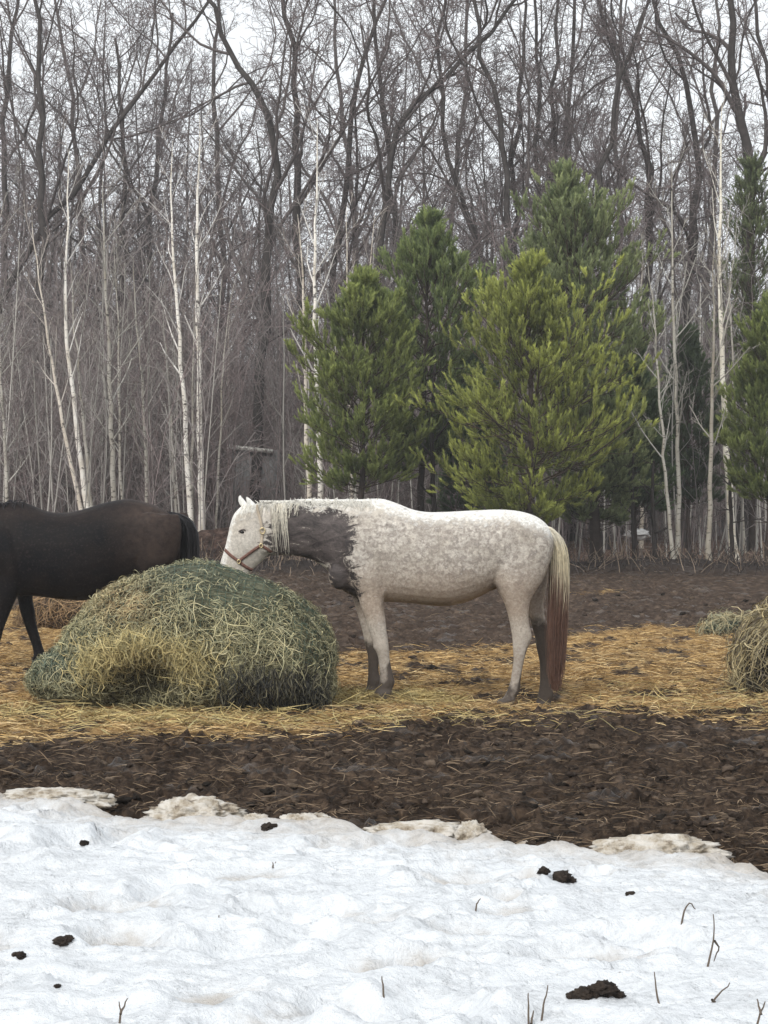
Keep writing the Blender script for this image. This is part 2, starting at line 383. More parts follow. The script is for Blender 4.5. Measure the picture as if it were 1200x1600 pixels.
def build_snow():
    xs = np.concatenate([np.arange(-16, -3, 0.5), np.arange(-3, 3.001, 0.017), np.arange(3.5, 16, 0.5)])
    s = spaced((0, 1.6, 0.014), (1.6, 5.5, 0.022), (5.5, 7, 0.1), (7, 24, 1.0))
    X, S = np.meshgrid(xs, s); x = X.ravel(); s_ = S.ravel(); y = snow_edge(x) - (s_ - 0.03)
    z = snow_z(x, y)
    n, m = len(xs), len(s)
    i = (np.arange(m - 1)[:, None] * n + np.arange(n - 1)[None, :])
    Q = np.stack([i, i + n, i + n + 1, i + 1], -1).reshape(-1, 4)
    dent = np.zeros(len(x))
    for a, b, r, d, ee in zip(_dx, _dy, _dr, _dd, _de):
        q = ((x - a) / r) ** 2 + ((y - b) / (r * ee)) ** 2; dent = np.maximum(dent, np.exp(-q) * d / 0.09)
    dirt = np.clip(np.exp(-np.maximum(s_ - 0.10, 0) / 0.55) + 0.95 * dent * sstep(-.15, .2, noise(np.stack([x * 1.4, y * 1.4, 0 * x], -1))), 0, 1)
    mt, nt, b = new_mat('old_snow', 0.55, 0.3)
    v = coords(nt); n1 = nnoise(nt, v, 7, 7, 0.75); n2 = nnoise(nt, v, 45, 4, .7)
    f = math_n(nt, 'ADD', math_n(nt, 'MULTIPLY', attr(nt, 'dirt', 'Fac'), 0.85), math_n(nt, 'MULTIPLY', math_n(nt, 'SUBTRACT', n1, 0.55), 0.9))
    c = mixc(nt, ramp(nt, f, [(0.12, 0.0), (0.42, 0.5), (0.8, 1.0)]), (0.73, 0.755, 0.78), (0.37, 0.30, 0.22))
    c = mixc(nt, 1.0, c, ramp(nt, nnoise(nt, coords(nt, (1, 1.8, 1)), 9, 8, .75), [(.32, .72), (.5, .97), (.7, 1.04)]), 'MULTIPLY')
    c = mixc(nt, ramp(nt, n2, [(0.66, 0.0), (0.74, 0.6)]), c, (0.27, 0.23, 0.19))
    nt.links.new(c, b.inputs['Base Color']); bump(nt, b, math_n(nt, 'ADD', n1, math_n(nt, 'MULTIPLY', n2, .35)), 0.9, 0.03)
    b.inputs['Subsurface Weight'].default_value = 0.0
    tag(obj('snow', mesh_data('snow', np.stack([x, y, z], -1), Q, attrs=dict(dirt=dirt)), mt), kind='structure')
build_snow()

def blob(rng, c, r, amp=0.25, freq=2.2, sub=4, flat_bottom=None, seed=0):
    bm = bmesh.new(); bmesh.ops.create_icosphere(bm, subdivisions=sub, radius=1)
    V = np.array([v.co[:] for v in bm.verts]); T = np.array([[v.index for v in f.verts] for f in bm.faces]); bm.free()
    k = 1 + amp * fbm(V * freq + seed * 3.7, 3) + 0.4 * amp * fbm(V * freq * 3 + seed, 3, 0.5, True)
    V = V * k[:, None] * np.asarray(r)
    if flat_bottom is not None: V[:, 2] = np.maximum(V[:, 2], flat_bottom)
    return V + np.asarray(c), T

def snow_hit(u, v):
    Y = F * 1.6 / (v - HZ)
    for _ in range(12): Y = 0.5 * Y + 0.5 * F * (CAMH - snow_z((u - 600) * Y / F, Y)[0]) / (v - HZ)
    return float(Y)
SNOW_BVH = None
def snow_hit(u, v):
    global SNOW_BVH
    if SNOW_BVH is None:
        me = bpy.data.objects['snow'].data; SNOW_BVH = BVHTree.FromPolygons([tuple(q.co) for q in me.vertices], [tuple(q.vertices) for q in me.polygons])
    d = Vector(P(u, v, 10.0)) - Vector((0, 0, CAMH)); h = SNOW_BVH.ray_cast(Vector((0, 0, CAMH)), d.normalized())
    return float(h[0][1]) if h[0] is not None else F * 1.6 / (v - HZ)
def build_edge_bits():
    rng = RNG(3)
    mi, nt, b = new_mat('dirty_ice', 0.5, 0.4)
    v = coords(nt); n = nnoise(nt, v, 12, 6, 0.7)
    nt.links.new(ramp(nt, n, [(0.34, (0.16, 0.125, 0.09)), (0.44, (0.38, 0.325, 0.25)), (0.58, (0.58, 0.545, 0.49))]), b.inputs['Base Color']); bump(nt, b, n, 0.7, 0.03)
    ice = [(85, 1264, 12.0, 0.26, 0.16, 0.06, 'beige lump of dirty ice at the snow edge below the black horse'),
           (305, 1283, 11.45, 0.20, 0.14, 0.085, 'rounded dirty ice lump at the snow edge below the hay bale'),
           (398, 1294, 11.2, 0.07, 0.06, 0.04, 'small ice lump beside a black clod on the snow edge'),
           (480, 1296, 11.1, 0.13, 0.12, 0.06, 'pale ice lump between the small lump and the long ice slab'),
           (655, 1312, 10.85, 0.25, 0.13, 0.055, 'long low dirty ice slab at the snow edge below the grey horse'),
           (738, 1316, 10.75, 0.07, 0.09, 0.07, 'short upright ice block at the end of the long slab'),
           (1020, 1338, 10.3, 0.26, 0.13, 0.075, 'long beige ice slab with a grey face on the right snow edge')]
    for k, (u, v_, Y, rx, ry, rz, lab) in enumerate(ice):
        Y = Y - .20; p = P(u, v_, Y); V, T = blob(rng, (p[0], Y, 0.085), (rx, ry, rz * .9), 0.5, 2.6, 5, seed=k)
        o = obj('ice_lump', mesh_data('ice_lump', V, None, T), mi); tag(o, lab, 'ice', 'lumps of dirty ice along the snow edge')
    ms, nt, b = new_mat('black_soil', 0.9, 0.15)
    n = nnoise(nt, coords(nt), 30, 5); nt.links.new(ramp(nt, n, [(0.3, (0.010, 0.008, 0.007)), (0.7, (0.05, 0.038, 0.03))]), b.inputs['Base Color']); bump(nt, b, n, 0.8, 0.02)
    clods = [(878, 1372, 9.55, [(0, 0, .032), (-.07, 0, .020), (.035, .01, .018)], 'dark earth clod with a low one beside it near the snow edge'),
             (930, 1553, 7.55, [(-.035, 0, .026), (.025, 0, .032), (.07, .01, .016), (-.07, .01, .014), (0, .02, .024)], 'large black clump of earth lying on the snow at the lower right'),
             (97, 1469, 8.35, [(0, 0, .022), (.02, .01, .014)], 'black half-buried clod on the snow at the left'),
             (32, 1490, 8.2, [(0, 0, .014), (-.016, 0, .011), (.005, -.02, .012)], 'cluster of small dark crumbs at the left edge of the snow'),
             (418, 1292, 11.15, [(0, 0, .026), (.03, 0, .014)], 'black clod beside the pale ice lumps on the snow edge'),
             (132, 1316, 10.6, [(0, 0, .017)], 'tiny dark clod on the snow below the black horse'),
             (90, 1538, 7.7, [(0, 0, .009)], 'tiny dark speck of earth low on the left snow'),
             (983, 1394, 9.2, [(0, 0, .012), (.012, 0, .009)], 'small brown crumb on the snow under the long right ice slab')]
    for k, (u, v_, Y, bl, lab) in enumerate(clods):
        Y = snow_hit(u, v_ + 4); p = P(u, v_, Y); mb = MB()
        for j, (dx, dy, r) in enumerate(bl):
            z = snow_z(p[0] + dx, Y + dy)[0]
            V, T = blob(rng, (p[0] + dx, Y + dy, z + r * 0.45), (r * 1.0, r * .85, r * .62), .8, 2.2, 4, seed=k * 9 + j); mb.add(V, None, T)
        o = mb.build('earth_clod', ms); tag(o, lab, 'clod', 'clods of dark earth on the snow')
    mt, nt, b = new_mat('dry_stem', 0.8, 0.2); b.inputs['Base Color'].default_value = (0.12, 0.095, 0.075, 1)
    tw = [([(185, 1600), (188, 1585), (183, 1570)], [(188, 1585), (197, 1565)], 7.25, 'forked dry stem at the bottom left of the snow'),
          ([(338, 1440), (341, 1433)], None, 8.7, 'short dark stub in the middle of the left snow'),
          ([(427, 1357), (430, 1349)], [(427, 1357), (425, 1350)], 9.8, 'small split stub on the snow below the hay bale'),
          ([(600, 1566), (599, 1545), (597, 1530)], None, 7.5, 'single short upright stem at the bottom middle of the snow'),
          ([(742, 1425), (745, 1414), (752, 1407)], None, 8.9, 'bent dark twig poking from the snow below the grey horse'),
          ([(816, 1418), (815, 1407)], None, 8.95, 'straight little stub beside the bent dark twig'),
          ([(828, 1606), (826, 1580), (827, 1556)], [(830, 1600), (835, 1584)], 7.15, 'upright budded stem, left one of the pair at the bottom'),
          ([(842, 1600), (850, 1572), (858, 1544)], None, 7.2, 'slanting budded stem, right one of the pair at the bottom'),
          ([(1061, 1449), (1068, 1425), (1080, 1413), (1090, 1424)], None, 8.6, 'arched dry grass stalk on the right of the snow'),
          ([(1103, 1512), (1112, 1485), (1118, 1460), (1117, 1432)], [(1116, 1470), (1125, 1482), (1118, 1506)], 8.05, 'tall crooked forked weed on the right of the snow'),
          ([(1036, 1572), (1026, 1550), (1025, 1523)], None, 7.4, 'leaning dry stalk above the bottom right corner twigs'),
          ([(1104, 1565), (1125, 1555), (1144, 1540)], [(1112, 1562), (1130, 1578)], 7.4, 'low sideways branched twig at the bottom right'),
          ([(1178, 1606), (1190, 1585), (1200, 1570)], [(1190, 1585), (1186, 1566)], 7.1, 'forked twig at the bottom right corner of the snow'),
          ([(1120, 1520), (1112, 1545)], None, 7.9, 'thin twig lying flat below the tall crooked weed')]
    for pts, br, Y, lab in tw:
        mb = MB(); Y = snow_hit(*pts[0])
        for seg in (pts, br):
            if not seg: continue
            a = np.array([P(u, v_, Y) for u, v_ in seg]); a[:, 1] += np.linspace(0, 0.04, len(a))
            if seg is pts: a[0, 2] -= 0.03
            tt = np.linspace(0, len(a) - 1, 9); q = np.stack([np.interp(tt, np.arange(len(a)), a[:, k]) for k in range(3)], -1)
            q[1:-1] += rng.normal(0, 0.0015, (7, 3)); q[:, 0] = np.convolve(np.pad(q[:, 0], 1, 'edge'), [.25, .5, .25], 'valid')
            V, Q, C = tubes(q[None], np.linspace(0.0042, 0.0016, 9)[None], 5); mb.add(V, Q)
        o = mb.build('dry_twig', mt); tag(o, lab, 'twig', 'dry twigs poking out of the snow')
build_edge_bits()
# ------------------------------------------------------------------ vegetation
def grow(start, d, L, K, wob, trop, rng):
    N = len(start); Pt = np.empty((N, K, 3)); Pt[:, 0] = start; d = nrm(d); st = (L / (K - 1))[:, None]
    for k in range(1, K):
        d = nrm(d + rng.normal(0, wob, (N, 3)) + np.array([0, 0, trop]))
        Pt[:, k] = Pt[:, k - 1] + d * st
    return Pt
def kids(Pt, Rad, Len, n, t0, t1, a0, a1, lr, rr, rng, taper=0.45, up=0.0):
    N, K, _ = Pt.shape
    t = t0 + (t1 - t0) * (np.arange(n)[None] + rng.rand(N, n)) / n
    f = t * (K - 1); i = np.minimum(f.astype(int), K - 2); w = (f - i)[..., None]
    r = np.arange(N)[:, None]
    pos = Pt[r, i] * (1 - w) + Pt[r, i + 1] * w
    tan = nrm(Pt[r, i + 1] - Pt[r, i])
    rad = (Rad[r, i] * (1 - w[..., 0]) + Rad[r, i + 1] * w[..., 0])
    q = rng.normal(size=(N, n, 3)); q[..., 2] += up; q = nrm(q - (q * tan).sum(-1, keepdims=True) * tan)
    a = np.radians(rng.uniform(a0, a1, (N, n)))[..., None]
    d = tan * np.cos(a) + q * np.sin(a)
    L = Len[:, None] * lr * (1 - taper * t) * rng.uniform(0.65, 1.25, (N, n))
    R = np.minimum(rad * rr, rad * 0.95) * rng.uniform(0.8, 1.1, (N, n))
    return pos.reshape(-1, 3), d.reshape(-1, 3), L.ravel(), R.ravel()
def path(pts, K, rng, jit=0.0):
    a = np.asarray(pts, float); s = np.concatenate([[0], np.cumsum(np.linalg.norm(np.diff(a, axis=0), axis=1))])
    t = np.linspace(0, s[-1], K); q = np.stack([np.interp(t, s, a[:, k]) for k in range(3)], -1)
    for _ in range(2): q[1:-1] = 0.25 * q[:-2] + 0.5 * q[1:-1] + 0.25 * q[2:]
    q[1:-1] += rng.normal(0, jit, (K - 2, 3)); return q, s[-1]

OAK = dict(levels=[(9, .30, 1.0, 22, 55, .42, .62, 8, .10, .05), (7, .2, 1.0, 25, 60, .50, .58, 6, .13, .03), (6, .2, 1.0, 25, 65, .55, .60, 5, .15, .02), (6, .15, 1.0, 25, 65, .60, .62, 4, .18, .01)])
def bare_tree(trunk, r0, r1, seed, levels, c_trunk, c_twig, rmin=0.006, jit=0.03, Kt=14, extra=None):
    """Returns the (V,Q,C) of the trunk and of the crown. levels: n,t0,t1,a0,a1,len,rad,K,wobble,tropism"""
    rng = RNG(seed)
    tp, L = path(trunk, Kt, rng, jit)
    R = np.linspace(1, 0, Kt) ** 0.8 * (r0 - r1) + r1; R[0] *= 1.35; R[1] *= 1.06
    T = tubes(tp[None], R[None], 9, np.tile(np.asarray(c_trunk), (1, 1)))
    cr = MB(); Pt, Rd, Ln = tp[None], R[None], np.array([L])
    c0, c1 = np.asarray(c_trunk, float), np.asarray(c_twig, float)
    for k, (n, t0, t1, a0, a1, lr, rr, K, wob, trop) in enumerate(levels):
        pos, d, l, r = kids(Pt, Rd, Ln, n, t0, t1, a0, a1, lr, rr, rng, up=0.35 if k == 0 else 0.1)
        if k == 0 and extra is not None:
            for e in extra: pos = np.vstack([pos, e[0]]); d = np.vstack([d, e[1]]); l = np.append(l, e[2]); r = np.append(r, e[3])
        Pt = grow(pos, d, l, K, wob, trop, rng)
        r = np.maximum(r, rmin)
        Rd = r[:, None] * np.linspace(1, 0.42, K)[None]; Rd = np.maximum(Rd, rmin * 0.75); Ln = l
        f = min(1.0, (k + 1) / len(levels)); c = c0 * (1 - f) + c1 * f
        cv = c[None] * rng.uniform(0.75, 1.25, (len(Pt), 1))
        V, Q, C = tubes(Pt, Rd, (6, 4, 3, 3, 3)[k], cv); cr.add(V, Q, None, C)
    return T, cr.arrays()

def tree_obj(name, base, T, Cr, mt, mc, label, cat, group):
    b = np.asarray(base, float)
    root = empty(name, b, label, cat, group)
    V, Q, C = T; obj('trunk', mesh_data('trunk', V - b, Q, None, C), mt, root)
    V, Q, _, C = Cr; obj('crown', mesh_data('crown', V - b, Q, None, C), mc, root)
    return root

M_BARK = col_mat('dark_bark', 6, 0.45, 0.9, 0.1, 0.6)
M_TWIG = col_mat('twigs', 3, 0.2, 0.9, 0.1)
def birch_material():
    m, nt, b = new_mat('birch_bark', 0.7, 0.2)
    v = coords(nt, (9, 9, 26)); n = nnoise(nt, v, 1.0, 3, 0.6); v2 = coords(nt, (1, 1, 1)); n2 = nnoise(nt, v2, 2.0, 3)
    v3 = coords(nt, (4, 4, 7)); n3 = nnoise(nt, v3, 1.0, 3)
    c = mixc(nt, 1.0, attr(nt, 'Col'), ramp(nt, n2, [(0.3, (0.72, 0.66, 0.58)), (0.6, (1.05, 1.03, 1.0))]), 'MULTIPLY')
    c = mixc(nt, ramp(nt, n, [(0.585, 0.0), (0.66, 0.9)]), c, (0.07, 0.06, 0.052))
    c = mixc(nt, ramp(nt, n3, [(0.64, 0.0), (0.70, 0.9)]), c, (0.06, 0.05, 0.045))
    nt.links.new(c, b.inputs['Base Color']); return m
M_BIRCH = birch_material()

def px_trunk(pts, Y, ybase=None):
    """Photo pixels (top to bottom or bottom to top) at distance Y -> trunk polyline from the ground up."""
    a = sorted(pts, key=lambda p: -p[1])
    q = [P(u, v, Y) for u, v in a]
    g = ground_macro(np.array([q[0][0]]), np.array([Y]))[0]
    if q[0][2] > g + 0.03:
        dx = q[0][0] - q[1][0]; dz = max(q[1][2] - q[0][2], 0.3); q.insert(0, np.array([q[0][0] + np.clip(dx / dz, -.3, .3) * (q[0][2] - g), Y, g]))
    q[0][2] = g - 0.05
    return q

W1, W2, GR = (0.86, 0.84, 0.79), (0.68, 0.63, 0.56), (0.44, 0.425, 0.385)
def build_birches():
    BT = [(11, .42, 1.0, 18, 42, .17, .45, 7, .07, .02), (5, .25, 1.0, 22, 50, .45, .6, 5, .10, .00), (4, .2, 1.0, 25, 55, .5, .7, 4, .12, -.01)]
    AS = [(14, .30, 1.0, 32, 52, .20, .5, 7, .05, .07), (5, .25, 1.0, 25, 50, .42, .6, 5, .08, .05), (3, .2, 1.0, 25, 50, .5, .7, 4, .1, .02)]
    B = [  # points, Y, width px at base, colour, levels, label
        ([(125, 790), (95, 650), (73, 525), (61, 430), (50, 345)], 47, 8, W2, BT, 'slender pale birch leaning left behind the black horse, first from the left edge'),
        ([(135, 785), (120, 680), (105, 560), (100, 480), (104, 400), (108, 232)], 48, 10, W1, BT, 'white birch with black flecks, tallest of the clump behind the black horse\'s back'),
        ([(143, 785), (128, 640), (115, 500), (110, 410)], 49.5, 8, GR, BT, 'thin grey sapling close on the right of the flecked birch behind the black horse'),
        ([(178, 790), (172, 600), (169, 480), (162, 400), (160, 280)], 49, 11, GR, AS, 'grey aspen with wide V-shaped side branches behind the black horse\'s croup'),
        ([(190, 790), (186, 640), (184, 470), (178, 380)], 51, 6, GR, AS, 'thin grey aspen stem just right of the V-branched aspen'),
        ([(230, 785), (222, 600), (212, 480), (208, 400)], 50, 7, GR, AS, 'lone thin grey sapling between the V-branched aspen and the tall white birch pair'),
        ([(275, 800), (266, 640), (258, 540), (255, 500)], 52, 6, GR, BT, 'short thin grey sapling left of the tall white birch pair'),
        ([(297, 800), (290, 650), (282, 540), (272, 440), (266, 330), (270, 220)], 49, 10, W1, BT, 'left birch of the tall white pair, bowed, behind the black horse\'s tail'),
        ([(317, 872), (312, 680), (310, 560), (306, 450), (308, 330), (312, 180)], 51.5, 12.5, (.86, .84, .79), BT, 'brightest white birch, right one of the tall pair beside the grey horse\'s head'),
        ([(300, 810), (301, 600), (305, 470)], 53.5, 7, GR, BT, 'grey sapling standing between the two tall white birches'),
        ([(343, 700), (348, 580), (358, 470), (371, 425)], 54, 5, GR, BT, 'thin leaning grey sapling above the grey horse\'s ears'),
        ([(357, 620), (357, 540), (358, 480)], 66, 8, W2, BT, 'far pale birch stem half hidden above the grey horse\'s ears'),
        ([(484, 785), (476, 620), (476, 500), (474, 430), (465, 335)], 48.5, 10, W2, BT, 'pinkish birch, left one of the pair rising behind the grey horse\'s neck'),
        ([(501, 785), (495, 600), (492, 480), (493, 350), (496, 185)], 48, 11, W1, BT, 'straight white birch, right one of the pair rising behind the grey horse\'s neck'),
        ([(546, 620), (543, 540), (541, 430), (541, 322)], 50, 7, W2, BT, 'thin tan birch rising from behind the left pine'),
        ([(577, 450), (580, 400), (586, 330)], 56, 6, W2, BT, 'thin pale birch tip between the left pine and the taller pine'),
        ([(1149, 880), (1135, 720), (1128, 560), (1124, 420), (1125, 300), (1128, 160)], 47.8, 12.5, (.82, .79, .70), BT, 'tallest white birch at the right, with black marks, by the right edge pines'),
        ([(1108, 900), (1111, 680), (1115, 520), (1117, 360)], 43.5, 9, (.33, .31, .27), AS, 'tan grey stem just left of the tallest right birch'),
        ([(1060, 895), (1058, 640), (1052, 480), (1050, 250)], 44.5, 9, GR, AS, 'tall grey aspen with forked side limbs right of the rear pine'),
        ([(1052, 900), (1035, 680), (1025, 540), (1012, 410)], 43.6, 7, GR, AS, 'grey leaning sapling left of the forked grey aspen'),
        ([(1002, 600), (1002, 500), (1003, 365)], 58, 7, W2, BT, 'far pale birch stem beside the rear pine\'s right flank'),
        ([(1150, 640), (1140, 480), (1146, 400), (1152, 340)], 54, 6, GR, AS, 'thin grey stem with upswept twigs right of the tallest right birch'),
        ([(12, 790), (5, 650), (0, 570), (-6, 470)], 48, 8, GR, AS, 'grey sapling at the left picture edge above the black horse\'s withers'),
        ([(-30, 800), (-26, 600), (-20, 420), (10, 300)], 52, 8, GR, AS, 'grey leaning sapling entering from the left edge'),
        ([(760, 700), (758, 560), (752, 450)], 60, 6, GR, AS, 'faint grey sapling seen between the taller pine and the bright pine'),
    ]
    for k, (pts, Y, w, c, lv, lab) in enumerate(B):
        q = px_trunk(pts, Y); r0 = w * (.92 if c is GR else .98) * Y / F / 2
        T, Cr = bare_tree(q, r0, 0.0045, 100 + k, lv, c, (0.20, 0.165, 0.15) if lv is BT else (0.27, 0.25, 0.22), rmin=0.0055, jit=0.014, Kt=18)
        tree_obj('birch_tree' if lv is BT else 'aspen_sapling', q[0], T, Cr, M_BIRCH, M_TWIG, lab, 'birch' if lv is BT else 'sapling', 'slender pale trees at the wood\'s edge')
build_birches()

BK, TWC = (0.060, 0.053, 0.050), (0.185, 0.153, 0.150)
def build_big_trees():
    D = [  # trunk pixels, Y, width px, label
        ([(72, 700), (66, 400), (64, 230), (62, 60), (50, -60)], 60, 17, 'dark upright tree at the left, bare trunk above the leaning pale birch'),
        ([(-40, 700), (-10, 470), (60, 380), (150, 240), (230, 120), (330, 0), (370, -60)], 62, 13, 'dark bare tree leaning far right across the upper left corner'),
        ([(170, 760), (190, 500), (200, 330), (190, 200), (180, 60)], 66, 14, 'slim dark tree behind the V-branched grey aspen'),
        ([(260, 760), (240, 520), (232, 380), (250, 200), (270, 20)], 70, 13, 'dim grey tree behind the left tall birch'),
        ([(400, 700), (420, 430), (432, 260), (428, 180), (400, 140), (360, 60), (300, -30)], 58, 20, 'big forked oak above the grey horse\'s head, limb sweeping left'),
        ([(480, 740), (470, 430), (462, 250), (468, 110), (440, 30), (420, -60)], 60, 19, 'big dark oak with a wavy trunk behind the white birch pair'),
        ([(500, 760), (520, 420), (545, 260), (560, 120), (600, 0), (620, -60)], 63, 15, 'dark leaning tree right of the white birch pair'),
        ([(590, 700), (592, 400), (598, 270), (610, 200), (680, 130), (750, 70), (830, -30)], 57, 16, 'dark oak behind the left pine with a long limb sweeping right'),
        ([(640, 700), (625, 380), (600, 240), (590, 100), (585, -40)], 64, 15, 'straight dark tree behind the taller pine'),
        ([(770, 600), (760, 400), (720, 320), (695, 230), (680, 100), (700, -40)], 58, 13, 'crooked dark tree leaning left above the taller pine'),
        ([(800, 700), (797, 400), (790, 240), (770, 130), (745, 20), (735, -60)], 56, 16, 'black trunk rising left of the rear pine and bending left'),
        ([(815, 700), (806, 350), (808, 200), (820, 90), (815, -40)], 61, 13, 'second dark trunk close right of the black bending one'),
        ([(838, 700), (842, 300), (843, 150), (836, 0), (834, -60)], 59, 12, 'thin straight dark trunk above the rear pine, left one of three'),
        ([(862, 700), (866, 300), (868, 160), (866, -50)], 62, 13, 'grey straight trunk above the rear pine, middle one of three'),
        ([(890, 700), (884, 300), (890, 150), (900, 0), (905, -60)], 64, 14, 'grey tapering trunk above the rear pine, right one of three'),
        ([(945, 700), (942, 330), (944, 230), (960, 120), (1010, 20), (1050, -60)], 57, 14, 'dark bare tree right of the rear pine, crown leaning right'),
        ([(1000, 740), (1010, 400), (1020, 260), (990, 140), (940, 40), (925, -60)], 60, 15, 'dark tree behind the forked grey aspen, crown leaning left'),
        ([(1070, 700), (1080, 380), (1100, 220), (1075, 120), (1030, 40), (1000, -50)], 58, 17, 'dark tree with a curved trunk left of the tallest right birch'),
        ([(1168, 760), (1170, 400), (1165, 240), (1146, 130), (1142, -60)], 56, 27, 'thickest dark trunk of the wood, at the upper right corner'),
        ([(1240, 760), (1230, 420), (1215, 240), (1190, 90), (1170, -40)], 60, 15, 'dark tree cut off by the right picture edge'),
        ([(120, 760), (130, 480), (128, 300), (110, 120), (80, -30)], 74, 13, 'dim dark tree behind the flecked birch'),
        ([(340, 760), (350, 470), (345, 300), (330, 140), (340, -20)], 72, 14, 'dim dark tree right of the brightest white birch'),
        ([(545, 760), (560, 470), (552, 300), (530, 150), (520, -30)], 76, 13, 'dim dark tree behind the thin tan birch'),
        ([(700, 700), (705, 400), (715, 240), (730, 100), (735, -50)], 72, 13, 'dim grey trunk between the taller pine and the bright pine'),
        ([(980, 740), (975, 450), (960, 250), (965, 90), (975, -40)], 74, 13, 'dim grey trunk right of the bright pine'),
        ([(1110, 740), (1100, 450), (1120, 260), (1115, 90), (1120, -50)], 76, 13, 'dim grey trunk behind the tallest right birch'),
        ([(10, 760), (20, 480), (5, 300), (10, 120), (30, -40)], 68, 15, 'dim dark trunk at the upper left picture edge'),
    ]
    LV = [(9, .28, 1.0, 20, 56, .40, .58, 11, .15, .07), (7, .2, 1.0, 25, 62, .46, .54, 8, .18, .04), (6, .15, 1.0, 25, 65, .52, .60, 6, .2, .02), (6, .1, 1.0, 25, 65, .58, .66, 4, .2, .0)]
    for k, (pts, Y, w, lab) in enumerate(D):
        q = px_trunk(pts, Y); q[0][2] = -0.1; r0 = w * Y / F / 2 * .95
        dim = sstep(62, 76, Y)  # farther trunks get paler: haze painted into the bark colour
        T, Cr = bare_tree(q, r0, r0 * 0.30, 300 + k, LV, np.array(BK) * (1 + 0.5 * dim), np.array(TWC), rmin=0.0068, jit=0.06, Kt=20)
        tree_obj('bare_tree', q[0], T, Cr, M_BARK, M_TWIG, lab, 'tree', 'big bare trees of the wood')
build_big_trees()

